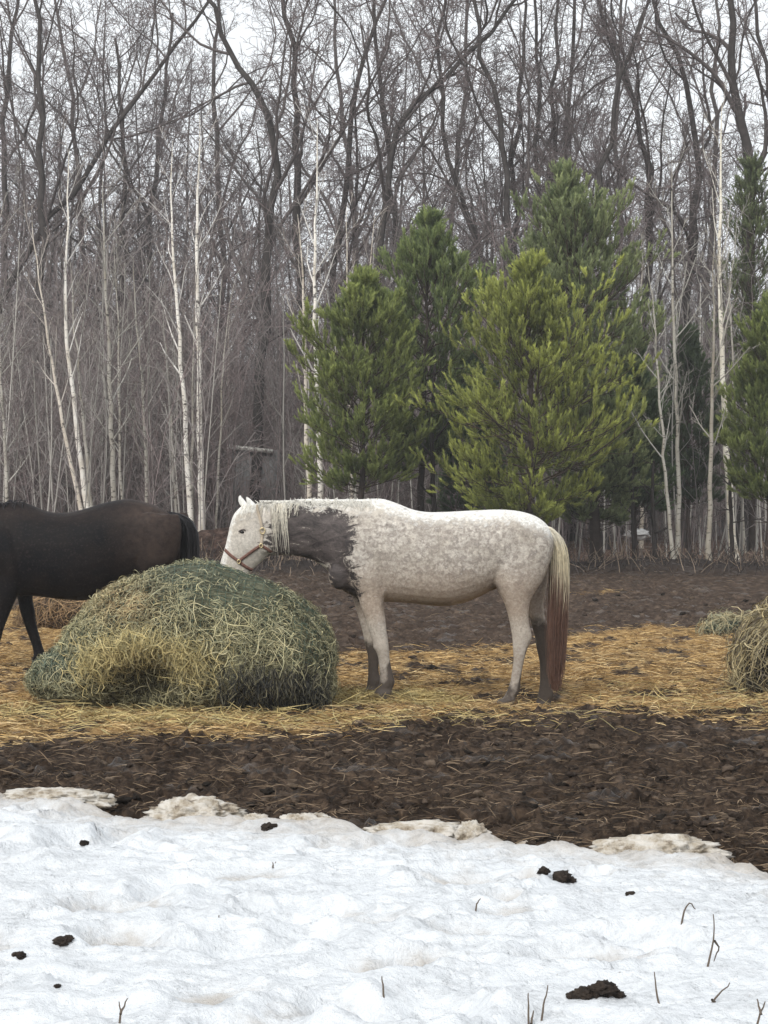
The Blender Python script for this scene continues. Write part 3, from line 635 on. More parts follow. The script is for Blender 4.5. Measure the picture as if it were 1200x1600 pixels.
def build_far_wood():
    rng = RNG(77)
    LV = [(12, .18, 1.0, 25, 60, .36, .5, 6, .12, .05), (7, .15, 1.0, 25, 65, .48, .56, 5, .15, .03), (6, .1, 1.0, 25, 65, .55, .62, 4, .18, .01), (4, .1, 1.0, 25, 65, .6, .7, 3, .18, .0)]
    protos = []
    for k in range(6):
        H = 12 + 1.2 * k
        T, Cr = bare_tree([(0, 0, 0), (rng.normal(0, .3), rng.normal(0, .3), H * .4), (rng.normal(0, .6), rng.normal(0, .6), H)], 0.085, 0.02, 500 + k, LV, np.array(BK) * 1.5, (0.185, 0.158, 0.156), rmin=0.0095, jit=0.06, Kt=10)  # bark of the far trees paled, haze put into the colour
        protos.append((np.vstack([T[0], Cr[0]]), np.vstack([T[1], Cr[1] + len(T[0])]), np.vstack([T[2], Cr[3]])))
    mb = MB()
    Y = np.concatenate([rng.uniform(66, 84, 60), rng.uniform(84, 130, 60)])
    for i, y in enumerate(Y):
        V, Q, C = protos[rng.randint(6)]
        x = rng.uniform(-0.21, 0.21) * y; a = rng.uniform(0, 6.28); s = rng.uniform(0.52, 0.95) * (1 if y < 100 else 1.15)
        if y < 59 and 330 < 600 + x * F / y < 450: continue
        R = np.array([[math.cos(a), -math.sin(a), 0], [math.sin(a), math.cos(a), 0], [0, 0, 1]])
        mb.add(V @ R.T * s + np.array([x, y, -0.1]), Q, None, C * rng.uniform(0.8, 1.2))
    o = mb.build('distant_woods', M_TWIG); tag(o, 'hazy mass of bare trees deep in the wood', 'woods', kind='stuff')
    # brush: thin whips and tangled young growth from the edge to deep inside
    mb = MB(); n = 4200
    y = np.where(rng.rand(n) < .015, rng.uniform(46, 52, n), rng.uniform(53, 84, n)); x = rng.uniform(-0.185, 0.185, n) * y
    uu = 600 + x * F / y; thin = ((uu > 345) & (uu < 440) & (y < 58.5) & (rng.rand(n) < .72)) | ((uu > 880) & (y < 62) & (rng.rand(n) < .65)) | ((uu > 985) & (uu < 1032) & (y < 61))
    x, y = x[~thin], y[~thin]; n = len(x)
    L = rng.uniform(1.2, 5.5, n) * np.where(rng.rand(n) < 0.35, 1.5, 1)
    pt = grow(np.stack([x, y, ground_macro(x, y) - 0.03], -1), nrm(rng.normal(0, .12, (n, 3)) + [0, 0, 1]), L, 7, .06, .03, rng)
    rd = rng.uniform(.008, .016, n)[:, None] * np.linspace(1, .45, 7)[None]
    c = np.where(rng.rand(n, 1) < .5, np.array([[.28, .25, .238]]), np.array([[.235, .190, .184]])) * rng.uniform(.5, 1.3, (n, 1))
    V, Q, C = tubes(pt, rd, 3, c); mb.add(V, Q, None, C)
    for lv, rr in ((9, .0075), (5, .0062)):
        pos, d, l, r = kids(pt, rd, L, lv, .15, 1, 20, 55, .30 if lv == 7 else .45, .6, rng); pt = grow(pos, d, l, 4, .13, .02, rng)
        rd = np.maximum(r, rr)[:, None] * np.linspace(1, .6, 4)[None]; L = l
        c = np.repeat(c, lv, 0); V, Q, C = tubes(pt, rd, 3, c); mb.add(V, Q, None, C)
    n = 170; y = rng.uniform(47.5, 60, n); x = rng.uniform(-.175, .175, n) * y; uu = 600 + x * F / y; k = ~(((uu > 340) & (uu < 450)) | ((uu > 980) & (uu < 1035))); x, y = x[k], y[k]; n = len(x)  # distinct thin grey saplings, joined into the same mesh as the brush
    L = rng.uniform(3.0, 7.0, n); pt = grow(np.stack([x, y, ground_macro(x, y) - .03], -1), nrm(rng.normal(0, .06, (n, 3)) + [0, 0, 1]), L, 10, .025, .03, rng)
    rd = rng.uniform(.014, .026, n)[:, None] * np.linspace(1, .4, 10)[None]; c = np.array([[.40, .38, .345]]) * rng.uniform(.6, 1.25, (n, 1)); V, Q, C = tubes(pt, rd, 4, c); mb.add(V, Q, None, C)
    pos, d, l, r = kids(pt, rd, L, 10, .3, 1, 25, 50, .18, .55, rng); pt = grow(pos, d, l, 5, .08, .05, rng); V, Q, C = tubes(pt, np.maximum(r, .0065)[:, None] * np.linspace(1, .6, 5)[None], 3, np.repeat(c, 10, 0) * .85); mb.add(V, Q, None, C)
    o = mb.build('undergrowth', M_TWIG); tag(o, 'tangled bare brush, whips and thin saplings filling the wood', 'brush', kind='stuff')
    # dead stalks and sticks on the dark strip where the wood begins
    mb = MB(); n = 3000
    y = rng.normal(43.9, 0.9, n); x = rng.uniform(-0.18, 0.18, n) * y
    pt = grow(np.stack([x, y, ground_macro(x, y) - .02], -1), nrm(rng.normal(0, .7, (n, 3)) + [0, 0, .8]), rng.uniform(.15, .6, n), 4, .12, -.03, rng)
    c = np.where(rng.rand(n, 1) < .35, np.array([[.26, .20, .15]]), np.array([[.07, .058, .053]])) * rng.uniform(.7, 1.2, (n, 1))
    V, Q, C = tubes(pt, rng.uniform(.006, .012, n)[:, None] * np.linspace(1, .5, 4)[None], 3, c); mb.add(V, Q, None, C)
    o = mb.build('dead_stalks', M_TWIG); tag(o, 'dead stalks and sticks along the foot of the wood', 'stalks', kind='stuff')
build_far_wood()

def pine(base, H, prof, seed, c_in, c_out, trunk_r, ntuft, lean=0.0, label='', open_low=0.0, w=0.008):
    """prof: list of (height fraction, radius m). Foliage = brushes of needles on the ends of whorled, upswept branches."""
    rng = RNG(seed); base = np.asarray(base, float)
    root = empty('pine_tree', base, label, 'pine', 'young pines at the wood\'s edge')
    K = 14; tz = np.linspace(0, 1, K); tp = np.stack([lean * tz ** 1.4 + rng.normal(0, .015, K), rng.normal(0, .015, K), H * tz - 0.05], -1)
    R = trunk_r * (1 - 0.88 * tz); R[0] *= 1.3
    V, Q, C = tubes(tp[None], R[None], 9, np.array([[.055, .042, .036]])); obj('trunk', mesh_data('trunk', V, Q, None, C), M_BARK, root)
    ph = np.array([p[0] for p in prof]) * H; pr = np.array([p[1] for p in prof])
    hs = np.arange(ph[0] + .05, H - .15, 0.29); st, dr, ln = [], [], []
    for h in hs:
        nb = rng.randint(6, 9); a0 = rng.uniform(0, 6.28)
        for j in range(nb):
            hh = h + rng.uniform(-.08, .08); f = hh / H; el = math.radians(np.interp(f, [0, .4, .75, 1], [-2, 16, 38, 62]) + rng.normal(0, 7))
            az = a0 + 6.283 * j / nb + rng.normal(0, .2)
            L0 = np.interp(hh, ph, pr); L = np.interp(hh + .75 * L0 * math.tan(el), ph, pr) * rng.uniform(.74, 1.04) * (1 + .75 * noise(np.array([[math.cos(az) * 1.4, math.sin(az) * 1.4 + seed, hh * .9]]))[0]) / max(math.cos(el), .45)
            st.append([np.interp(hh, H * tz, tp[:, 0]), 0, hh]); dr.append([math.cos(az) * math.cos(el), math.sin(az) * math.cos(el), math.sin(el)]); ln.append(max(L, .18))
    # bare dead branches under the crown
    for h in np.arange(.35 * ph[0] + .2, ph[0] + .3, .22):
        for j in range(3):
            az = rng.uniform(0, 6.28); st.append([0, 0, h]); dr.append([math.cos(az), math.sin(az), rng.uniform(-.15, .25)]); ln.append(-rng.uniform(.4, .8) * pr[0])
    st, dr, ln = np.array(st), np.array(dr), np.array(ln); dead = ln < 0; L = np.abs(ln)
    P1 = grow(st, dr, L, 8, .06, .05, rng); P1[dead, :, 2] -= 0
    R1 = (.006 + .007 * L)[:, None] * np.linspace(1, .3, 8)[None]
    br = MB(); V, Q, C = tubes(P1, R1, 4, np.array([[.075, .058, .045]]) * np.ones((len(P1), 1))); br.add(V, Q, None, C)
    A = P1[~dead]; LA = L[~dead]; RA = R1[~dead]
    pos, d, l, r = kids(A, RA, LA, 10, .2, 1, 25, 60, .38, .7, rng, taper=.45); l = np.clip(l, .12, .7)
    P2 = grow(pos, d, l, 5, .06, .09, rng); V, Q, C = tubes(P2, np.maximum(r, .004)[:, None] * np.linspace(1, .5, 5)[None], 3, np.array([[.09, .07, .05]]) * np.ones((len(P2), 1))); br.add(V, Q, None, C)
    P3 = np.zeros((0, 5, 3))
    obj('branches', mesh_data('branches', *(lambda a: (a[0], a[1], None, a[3]))(br.arrays())), M_TWIG, root)
    # tuft sites: ends and outer stretches of shoots
    sites, dirs, outer = [], [], []
    def along(Pp, n, t0):
        N, K_, _ = Pp.shape; t = t0 + (1 - t0) * rng.rand(N, n) ** .7; t[:, 0] = 1.0
        f = t * (K_ - 1); i = np.minimum(f.astype(int), K_ - 2); w_ = (f - i)[..., None]; rr_ = np.arange(N)[:, None]
        sites.append((Pp[rr_, i] * (1 - w_) + Pp[rr_, i + 1] * w_).reshape(-1, 3)); dirs.append(nrm(Pp[rr_, i + 1] - Pp[rr_, i]).reshape(-1, 3)); outer.append(t.ravel())
    along(A, 5, .35); along(P2, 4, .3)
    S = np.vstack(sites); D = np.vstack(dirs); O = np.concatenate(outer)
    # leader brushes on the tip
    S = np.vstack([S, np.stack([np.full(6, lean), np.zeros(6), np.linspace(H - .5, H, 6)], -1)]); D = np.vstack([D, np.tile([0, 0, 1.0], (6, 1))]); O = np.append(O, np.ones(6))
    if len(S) > ntuft:
        k = rng.permutation(len(S))[:ntuft]; S, D, O = S[k], D[k], O[k]
    n = len(S); D = nrm(D * .8 + np.array([0, 0, .75]) + rng.normal(0, .22, (n, 3)))
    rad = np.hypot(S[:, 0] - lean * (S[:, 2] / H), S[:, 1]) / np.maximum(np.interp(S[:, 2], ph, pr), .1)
    nn = 40; al = rng.uniform(.15, .27, n)
    s = rng.rand(n, nn) ** .8; q = rng.normal(size=(n, nn, 3)); q = nrm(q - (q * D[:, None]).sum(-1, keepdims=True) * D[:, None])
    a = np.radians(rng.uniform(15, 48, (n, nn)))[..., None] * (1.1 - .5 * s[..., None])
    nd_ = D[:, None] * np.cos(a) + q * np.sin(a)
    b0 = S[:, None] + D[:, None] * (al[:, None] * s)[..., None]; tipp = b0 + nd_ * rng.uniform(.055, .095, (n, nn, 1))
    sd_ = nrm(np.cross(nd_, rng.normal(size=(n, nn, 3)))) * w
    V = np.stack([b0 - sd_, b0 + sd_, tipp], 2).reshape(-1, 3); T = np.arange(n * nn * 3).reshape(-1, 3)
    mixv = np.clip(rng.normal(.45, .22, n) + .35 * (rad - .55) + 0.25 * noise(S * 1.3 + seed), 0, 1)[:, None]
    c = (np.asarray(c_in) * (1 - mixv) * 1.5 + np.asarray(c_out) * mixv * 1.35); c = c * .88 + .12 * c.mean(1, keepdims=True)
    c = c[:, None, :] * rng.uniform(.8, 1.2, (n, nn, 1)) * (.7 + .6 * s[..., None]); C = np.repeat(c.reshape(-1, 3), 3, axis=0)
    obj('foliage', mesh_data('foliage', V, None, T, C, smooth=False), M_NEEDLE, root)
    return root
def needle_mat():
    m, nt, b = new_mat('pine_needles', 0.55, 0.3)
    nt.links.new(attr(nt, 'Col'), b.inputs['Base Color'])
    tr = nd(nt, 'ShaderNodeBsdfTranslucent'); nt.links.new(attr(nt, 'Col'), tr.inputs['Color'])
    mxs = nd(nt, 'ShaderNodeMixShader'); mxs.inputs[0].default_value = 0.45
    nt.links.new(b.outputs[0], mxs.inputs[1]); nt.links.new(tr.outputs[0], mxs.inputs[2]); nt.links.new(mxs.outputs[0], nt.nodes['Material Output'].inputs['Surface'])
    return m
M_NEEDLE = needle_mat()

def build_pines():
    def at(u, v, Y):
        p = P(u, v, Y); return (p[0], Y, ground_macro(np.array([p[0]]), np.array([Y]))[0])
    def prof(rows, Y, vb, vt):
        Hh = (vb - vt); return [((vb - v) / Hh, r * Y / F) for v, r in rows]
    def mk(u, Y, vt, rows, seed, ci, co, tr, nt_, lean, lab, w=.0085):
        b = at(u, 0, Y); vb = HZ + (CAMH - b[2]) * F / Y; H = (vb - vt) * Y / F
        rows = sorted(rows, key=lambda r: -r[0]); pine(b, H, prof(rows, Y, vb, vt), seed, ci, co, tr, nt_, lean * Y / F, lab, w=w)
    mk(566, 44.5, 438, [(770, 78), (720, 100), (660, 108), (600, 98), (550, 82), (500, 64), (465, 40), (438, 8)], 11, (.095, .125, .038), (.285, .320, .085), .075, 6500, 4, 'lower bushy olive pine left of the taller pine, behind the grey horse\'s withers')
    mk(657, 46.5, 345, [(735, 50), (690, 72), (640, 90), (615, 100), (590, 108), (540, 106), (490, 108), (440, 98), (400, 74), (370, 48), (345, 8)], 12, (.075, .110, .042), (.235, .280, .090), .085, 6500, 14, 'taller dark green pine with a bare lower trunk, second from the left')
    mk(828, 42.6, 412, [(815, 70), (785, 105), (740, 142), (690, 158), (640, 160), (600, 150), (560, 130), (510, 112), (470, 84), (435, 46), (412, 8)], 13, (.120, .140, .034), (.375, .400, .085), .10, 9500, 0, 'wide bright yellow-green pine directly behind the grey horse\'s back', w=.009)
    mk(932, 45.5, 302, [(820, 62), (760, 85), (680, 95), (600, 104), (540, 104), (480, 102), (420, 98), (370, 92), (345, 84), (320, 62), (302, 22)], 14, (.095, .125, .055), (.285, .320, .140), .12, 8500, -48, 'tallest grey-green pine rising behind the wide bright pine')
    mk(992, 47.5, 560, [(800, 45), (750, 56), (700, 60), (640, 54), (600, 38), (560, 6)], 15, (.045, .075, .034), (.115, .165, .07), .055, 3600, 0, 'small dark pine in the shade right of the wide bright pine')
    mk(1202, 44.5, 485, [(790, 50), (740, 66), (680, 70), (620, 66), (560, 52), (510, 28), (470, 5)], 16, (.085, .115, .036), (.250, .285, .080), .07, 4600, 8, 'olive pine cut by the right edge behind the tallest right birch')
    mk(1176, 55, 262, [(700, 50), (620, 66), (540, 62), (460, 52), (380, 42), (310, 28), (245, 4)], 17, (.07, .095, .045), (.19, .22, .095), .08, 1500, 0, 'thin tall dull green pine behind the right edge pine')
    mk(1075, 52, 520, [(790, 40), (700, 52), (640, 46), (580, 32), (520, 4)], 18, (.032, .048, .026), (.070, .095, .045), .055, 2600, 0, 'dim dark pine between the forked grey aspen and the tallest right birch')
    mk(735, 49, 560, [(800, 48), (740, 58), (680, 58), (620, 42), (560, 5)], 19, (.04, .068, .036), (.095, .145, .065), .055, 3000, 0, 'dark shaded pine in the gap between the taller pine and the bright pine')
    # dark dead trunks standing at the right of the bright pine and beside the taller pine
    for u, vb, vt, Y, w, lab in ((989, 0, 690, 45.2, 7, 'thin black dead trunk left of the white object in the wood'), (1020, 0, 720, 44.8, 9, 'black dead trunk in front of the white object in the wood'),
                                 (678, 0, 560, 45.8, 10, 'dark bare trunk close right of the taller pine\'s trunk'), (1142, 0, 700, 46.5, 8, 'dark trunk just behind the foot of the tallest right birch')):
        q = px_trunk([(u, 800), (u - 2, (800 + vt) / 2), (u + 2, vt)], Y); r0 = w * Y / F / 2
        T, Cr = bare_tree(q, r0, r0 * .4, int(u), [(9, .3, 1, 40, 85, .30, .45, 5, .08, .0), (4, .2, 1, 25, 60, .4, .6, 4, .1, 0)], (.045, .038, .035), (.06, .05, .045), rmin=.006, jit=.01)
        tree_obj('dead_tree', q[0], T, Cr, M_BARK, M_TWIG, lab, 'dead tree', 'dead trunks among the pines')
build_pines()

def build_shed():
    """Small pale outbuilding deep in the wood, and a white sheet-covered heap at the right."""
    Y = 58.0
    mw, nt, b = new_mat('weathered_boards', .8, .2); n = nnoise(nt, coords(nt, (14, 14, .6)), 1.0, 4)
    nt.links.new(ramp(nt, n, [(.3, (.17, .165, .16)), (.7, (.30, .30, .30))]), b.inputs['Base Color'])
    mr, nt, b = new_mat('pale_roof', .6, .3); n = nnoise(nt, coords(nt), 4, 4)
    nt.links.new(ramp(nt, n, [(.3, (.75, .73, .66)), (.7, (.92, .91, .86))]), b.inputs['Base Color'])
    c = P(395, 0, Y); root = empty('garden_shed', (c[0], Y, -0.02), 'small weathered shed with a pale roof, half hidden in the wood above the grey horse', 'shed')
    def bx(mb, x0, x1, y0, y1, z0, z1, dz=0):
        V = np.array([(x, y, z) for z in (z0, z1) for y in (y0, y1) for x in (x0, x1)], float)
        V[V[:, 0] == x1, 2] += dz
        mb.add(V, [(0, 2, 3, 1), (4, 5, 7, 6), (0, 1, 5, 4), (2, 6, 7, 3), (0, 4, 6, 2), (1, 3, 7, 5)])
    m = MB(); bx(m, -.50, .62, 0, 1.4, 0, 2.46); V, Q, T, C = m.arrays(); obj('wall', mesh_data('wall', V, Q, T, C, smooth=False), mw, root)
    m = MB(); bx(m, -.62, .50, -.15, 1.5, 2.50, 2.60, -.12); V, Q, T, C = m.arrays(); obj('roof', mesh_data('roof', V, Q, T, C, smooth=False), mr, root)
    m = MB(); bx(m, .30, .60, -.06, -.004, .9, 2.2); V, Q, T, C = m.arrays(); obj('door', mesh_data('door', V, Q, T, C, smooth=False), mw, root)
    ms, nt, b = new_mat('white_sheet', .5, .3); b.inputs['Base Color'].default_value = (.66, .66, .65, 1)
    Y = 57.0; p = P(996, 829, Y)
    V, T = blob(RNG(9), (p[0], Y, p[2] - .1), (.26, .2, .12), .6, 2.2, 4, seed=4); V[:, 2] = np.maximum(V[:, 2], -.02)
    tag(obj('covered_heap', mesh_data('covered_heap', V, None, T), ms), 'white sheet-covered heap glimpsed low between dead trunks right of the pines', 'heap')
    mt, nt, b = new_mat('leafy_bank', .95, .1); n = nnoise(nt, coords(nt), 7, 6, .7)
    nt.links.new(ramp(nt, n, [(.32, (.014, .010, .009)), (.5, (.06, .038, .030)), (.7, (.15, .10, .08))]), b.inputs['Base Color']); bump(nt, b, n, 1, .08)
    p = P(345, 865, 46.0); V, T = blob(RNG(10), (p[0], 46.0, .18), (1.25, .8, .48), .5, 1.9, 5, seed=7)
    tag(obj('brush_pile', mesh_data('brush_pile', V, None, T), mt), 'dark reddish brown heap of brush and leaves beside the grey horse\'s nose', 'brush pile')
build_shed()
# ------------------------------------------------------------------ horses
def ring(top, bot, hw, Y, zc=0.5, et=2.0, eb=2.0, n=28):
    """Closed section in the plane of `top`-`bot` (3D points) and the sideways axis; widest at fraction zc from top."""
    top, bot = np.asarray(top), np.asarray(bot); a = np.linspace(0, 2 * math.pi, n, endpoint=False)
    c, s = np.cos(a), np.sin(a)
    lat = np.where(s >= 0, np.sign(c) * np.abs(c) ** (2 / et), np.sign(c) * np.abs(c) ** (2 / eb)) * hw
    t = np.where(s >= 0, zc * (1 - np.abs(s) ** (2 / et)), zc + (1 - zc) * np.abs(s) ** (2 / eb))
    p = top[None] * (1 - t)[:, None] + bot[None] * t[:, None]; p[:, 1] += lat
    return p
def loft(mb, rings):
    n = len(rings[0]); K = len(rings); V = np.vstack(rings); i = np.arange(K - 1)[:, None] * n; j = np.arange(n)[None]
    Q = np.stack(np.broadcast_arrays(i + j, i + (j + 1) % n, i + n + (j + 1) % n, i + n + j), -1).reshape(-1, 4)
    c0, c1 = V[:n].mean(0), V[-n:].mean(0); V = np.vstack([V, c0, c1]); m = K * n
    T = [(m, (k + 1) % n, k) for k in range(n)] + [(m + 1, (K - 1) * n + k, (K - 1) * n + (k + 1) % n) for k in range(n)]
    mb.add(V, Q, T)
def ell(mb, c, r, rot=0.0):
    bm = bmesh.new(); bmesh.ops.create_icosphere(bm, subdivisions=3, radius=1)
    V = np.array([v.co[:] for v in bm.verts]) * np.asarray(r); T = [[v.index for v in f.verts] for f in bm.faces]; bm.free()
    ca, sa = math.cos(rot), math.sin(rot); V = V @ np.array([[ca, 0, sa], [0, 1, 0], [-sa, 0, ca]]).T
    mb.add(V + np.asarray(c), None, T)
def resample(rows, n):
    a = np.asarray(rows, float); t = np.arange(len(a)); tt = np.linspace(0, len(a) - 1, n); out = np.empty((n, a.shape[1]))
    h = np.gradient(a, axis=0)                                # Catmull-Rom through the rows
    i = np.minimum(tt.astype(int), len(a) - 2); f = (tt - i)[:, None]
    p0, p1, m0, m1 = a[i], a[i + 1], h[i], h[i + 1]
    return (2 * f**3 - 3 * f**2 + 1) * p0 + (f**3 - 2 * f**2 + f) * m0 + (-2 * f**3 + 3 * f**2) * p1 + (f**3 - f**2) * m1
def fuse(mb, voxel, smooth, name):
    """Closed pieces -> one continuous skin."""
    V, Q, T, _ = mb.arrays(); me = mesh_data(name, V, Q, T); o = bpy.data.objects.new(name, me); COL.objects.link(o)
    r = o.modifiers.new('r', 'REMESH'); r.mode = 'VOXEL'; r.voxel_size = voxel; r.use_smooth_shade = True
    s = o.modifiers.new('s', 'SMOOTH'); s.factor = 0.5; s.iterations = smooth
    dg = bpy.context.evaluated_depsgraph_get(); ev = o.evaluated_get(dg); m2 = bpy.data.meshes.new_from_object(ev)
    bpy.data.objects.remove(o); bpy.data.meshes.remove(me)
    n = len(m2.vertices); co = np.empty(n * 3); m2.vertices.foreach_get('co', co)
    m2.polygons.foreach_set('use_smooth', np.ones(len(m2.polygons), bool))
    return m2, co.reshape(-1, 3)

class Horse:
    """All rows are photograph pixels at the horse's own distance; sideways widths in metres."""
    def __init__(s, Y): s.Y = Y; s.mb = MB()
    def p(s, u, v, dy=0.0): return P(u, v, s.Y + dy)
    def trunk(s, rows, n=60):
        R = resample(rows, n); s.rows = R
        loft(s.mb, [ring(s.p(u, t), s.p(u, b), hw, s.Y, 0.50, et, 2.15) for u, t, b, hw, et in R])
    def leg(s, rows, n=44, ex=2.1):
        R = resample(rows, n)
        rg = []
        for v, u0, u1, hw, yc in R:
            q = ring(s.p(u0, v, yc), s.p(u1, v, yc), hw, s.Y, 0.5, ex, ex); rg.append(q)
        loft(s.mb, rg)
    def hoof(s, u0t, u1t, vt, u0b, u1b, vb, hw, yc):
        rg = [ring(s.p(a, v, yc), s.p(b, v, yc), w, s.Y, .45, 2.3, 2.3) for a, b, v, w in ((u0t, u1t, vt, hw * .86), (u0b, u1b, vb - 1, hw), (u0b + 1, u1b - 1, vb, hw * .95))]
        loft(s.mb, rg)
    def head(s, rows, n=30):
        R = resample(rows, n)
        loft(s.mb, [ring(s.p(a, b), s.p(c, d), hw, s.Y, .42, 2.2, 1.9) for a, b, c, d, hw in R])

def seg_dist(px, poly):
    """Signed distance (positive inside) of pixel points to a polygon."""
    poly = np.asarray(poly, float); d = np.full(len(px), 1e9); ins = np.zeros(len(px), bool)
    for k in range(len(poly)):
        a, b = poly[k], poly[(k + 1) % len(poly)]; e = b - a; t = np.clip(((px - a) @ e) / (e @ e), 0, 1)
        d = np.minimum(d, np.linalg.norm(px - a - t[:, None] * e, axis=1))
        c = ((a[1] > px[:, 1]) != (b[1] > px[:, 1])); x = (b[0] - a[0]) * (px[:, 1] - a[1]) / (b[1] - a[1] + 1e-12) + a[0]
        ins ^= c & (px[:, 0] < x)
    return np.where(ins, d, -d)

def hair(name, guides, parent, m, root_loc, S=3):
    """guides: (Pts (N,K,3), Rad (N,K), Col (N,K,3))"""
    Pt, Rd, C = guides; V, Q, Cv = tubes(Pt, Rd, S, C)
    return obj(name, mesh_data(name, V - root_loc, Q, None, Cv), m, parent)

M_HAIR = col_mat('horse_hair', 40, 0.15, 0.55, 0.3)

def finish_horse(h, name, label, cat, mat_body, voxel, smooth, attrs_fn, root_px):
    me, co = fuse(h.mb, voxel, smooth, 'body')
    base = np.array([*root_px[:2], 0.0]); root = empty(name, base, label, cat)
    px = np.stack(uv_of(co[:, 0], np.full(len(co), h.Y), co[:, 2]), -1)
    # skin relief: slow muscle swelling
    for k, w in attrs_fn(px, co).items():
        a = me.attributes.new(k, 'FLOAT', 'POINT'); a.data.foreach_set('value', np.asarray(w, np.float32))
    tris = [tuple(p.vertices) for p in me.polygons]
    bvh = BVHTree.FromPolygons([tuple(c) for c in co], tris)
    me.vertices.foreach_set('co', (co - base).ravel()); me.update()
    body = obj('body', me, mat_body, root)
    return root, body, bvh, base

def surf(bvh, x, z, side, Y):
    """Point and normal of the skin at (x, z) on the near (-1) or far (+1) side."""
    hit = bvh.ray_cast(Vector((x, Y + side * 2.0, z)), Vector((0, -side, 0)))
    return (np.array(hit[0]), np.array(hit[1])) if hit[0] is not None else (None, None)
def strap(bvh, Y, pts, width, thick, m, name, parent, base, sides=(-1,), off=0.003, n=26):
    """A flat strap lying on the skin along world (x,z) points, on one side or right round."""
    a = np.asarray(pts, float); t = np.linspace(0, len(a) - 1, n); q = np.stack([np.interp(t, np.arange(len(a)), a[:, k]) for k in (0, 1)], -1)
    for sd in sides:
        mb = MB(); Pn, Nn = [], []
        for x, z in q:
            p_, n_ = surf(bvh, x, z, sd, Y)
            if p_ is None: continue
            Pn.append(p_); Nn.append(n_)
        if len(Pn) < 4: continue
        Pn, Nn = np.array(Pn), nrm(np.array(Nn))
        for _ in range(2): Nn[1:-1] = nrm(Nn[:-2] + 2 * Nn[1:-1] + Nn[2:]); Pn[1:-1] = .25 * Pn[:-2] + .5 * Pn[1:-1] + .25 * Pn[2:]
        T = nrm(np.gradient(Pn, axis=0)); S = nrm(np.cross(T, Nn)); Pn = Pn + Nn * off
        R = np.stack([Pn - S * width / 2, Pn + S * width / 2, Pn + S * width / 2 + Nn * thick, Pn - S * width / 2 + Nn * thick], 1)
        K = len(Pn); V = R.reshape(-1, 3); Q = []
        for k in range(K - 1):
            for j in range(4): Q.append((k * 4 + j, k * 4 + (j + 1) % 4, k * 4 + 4 + (j + 1) % 4, k * 4 + 4 + j))
        Q += [(3, 2, 1, 0), (K * 4 - 4, K * 4 - 3, K * 4 - 2, K * 4 - 1)]
        mb.add(V, Q)
        V, Q, _, C = mb.arrays(); obj(name, mesh_data(name, V - base, Q, None, C, smooth=False), m, parent)

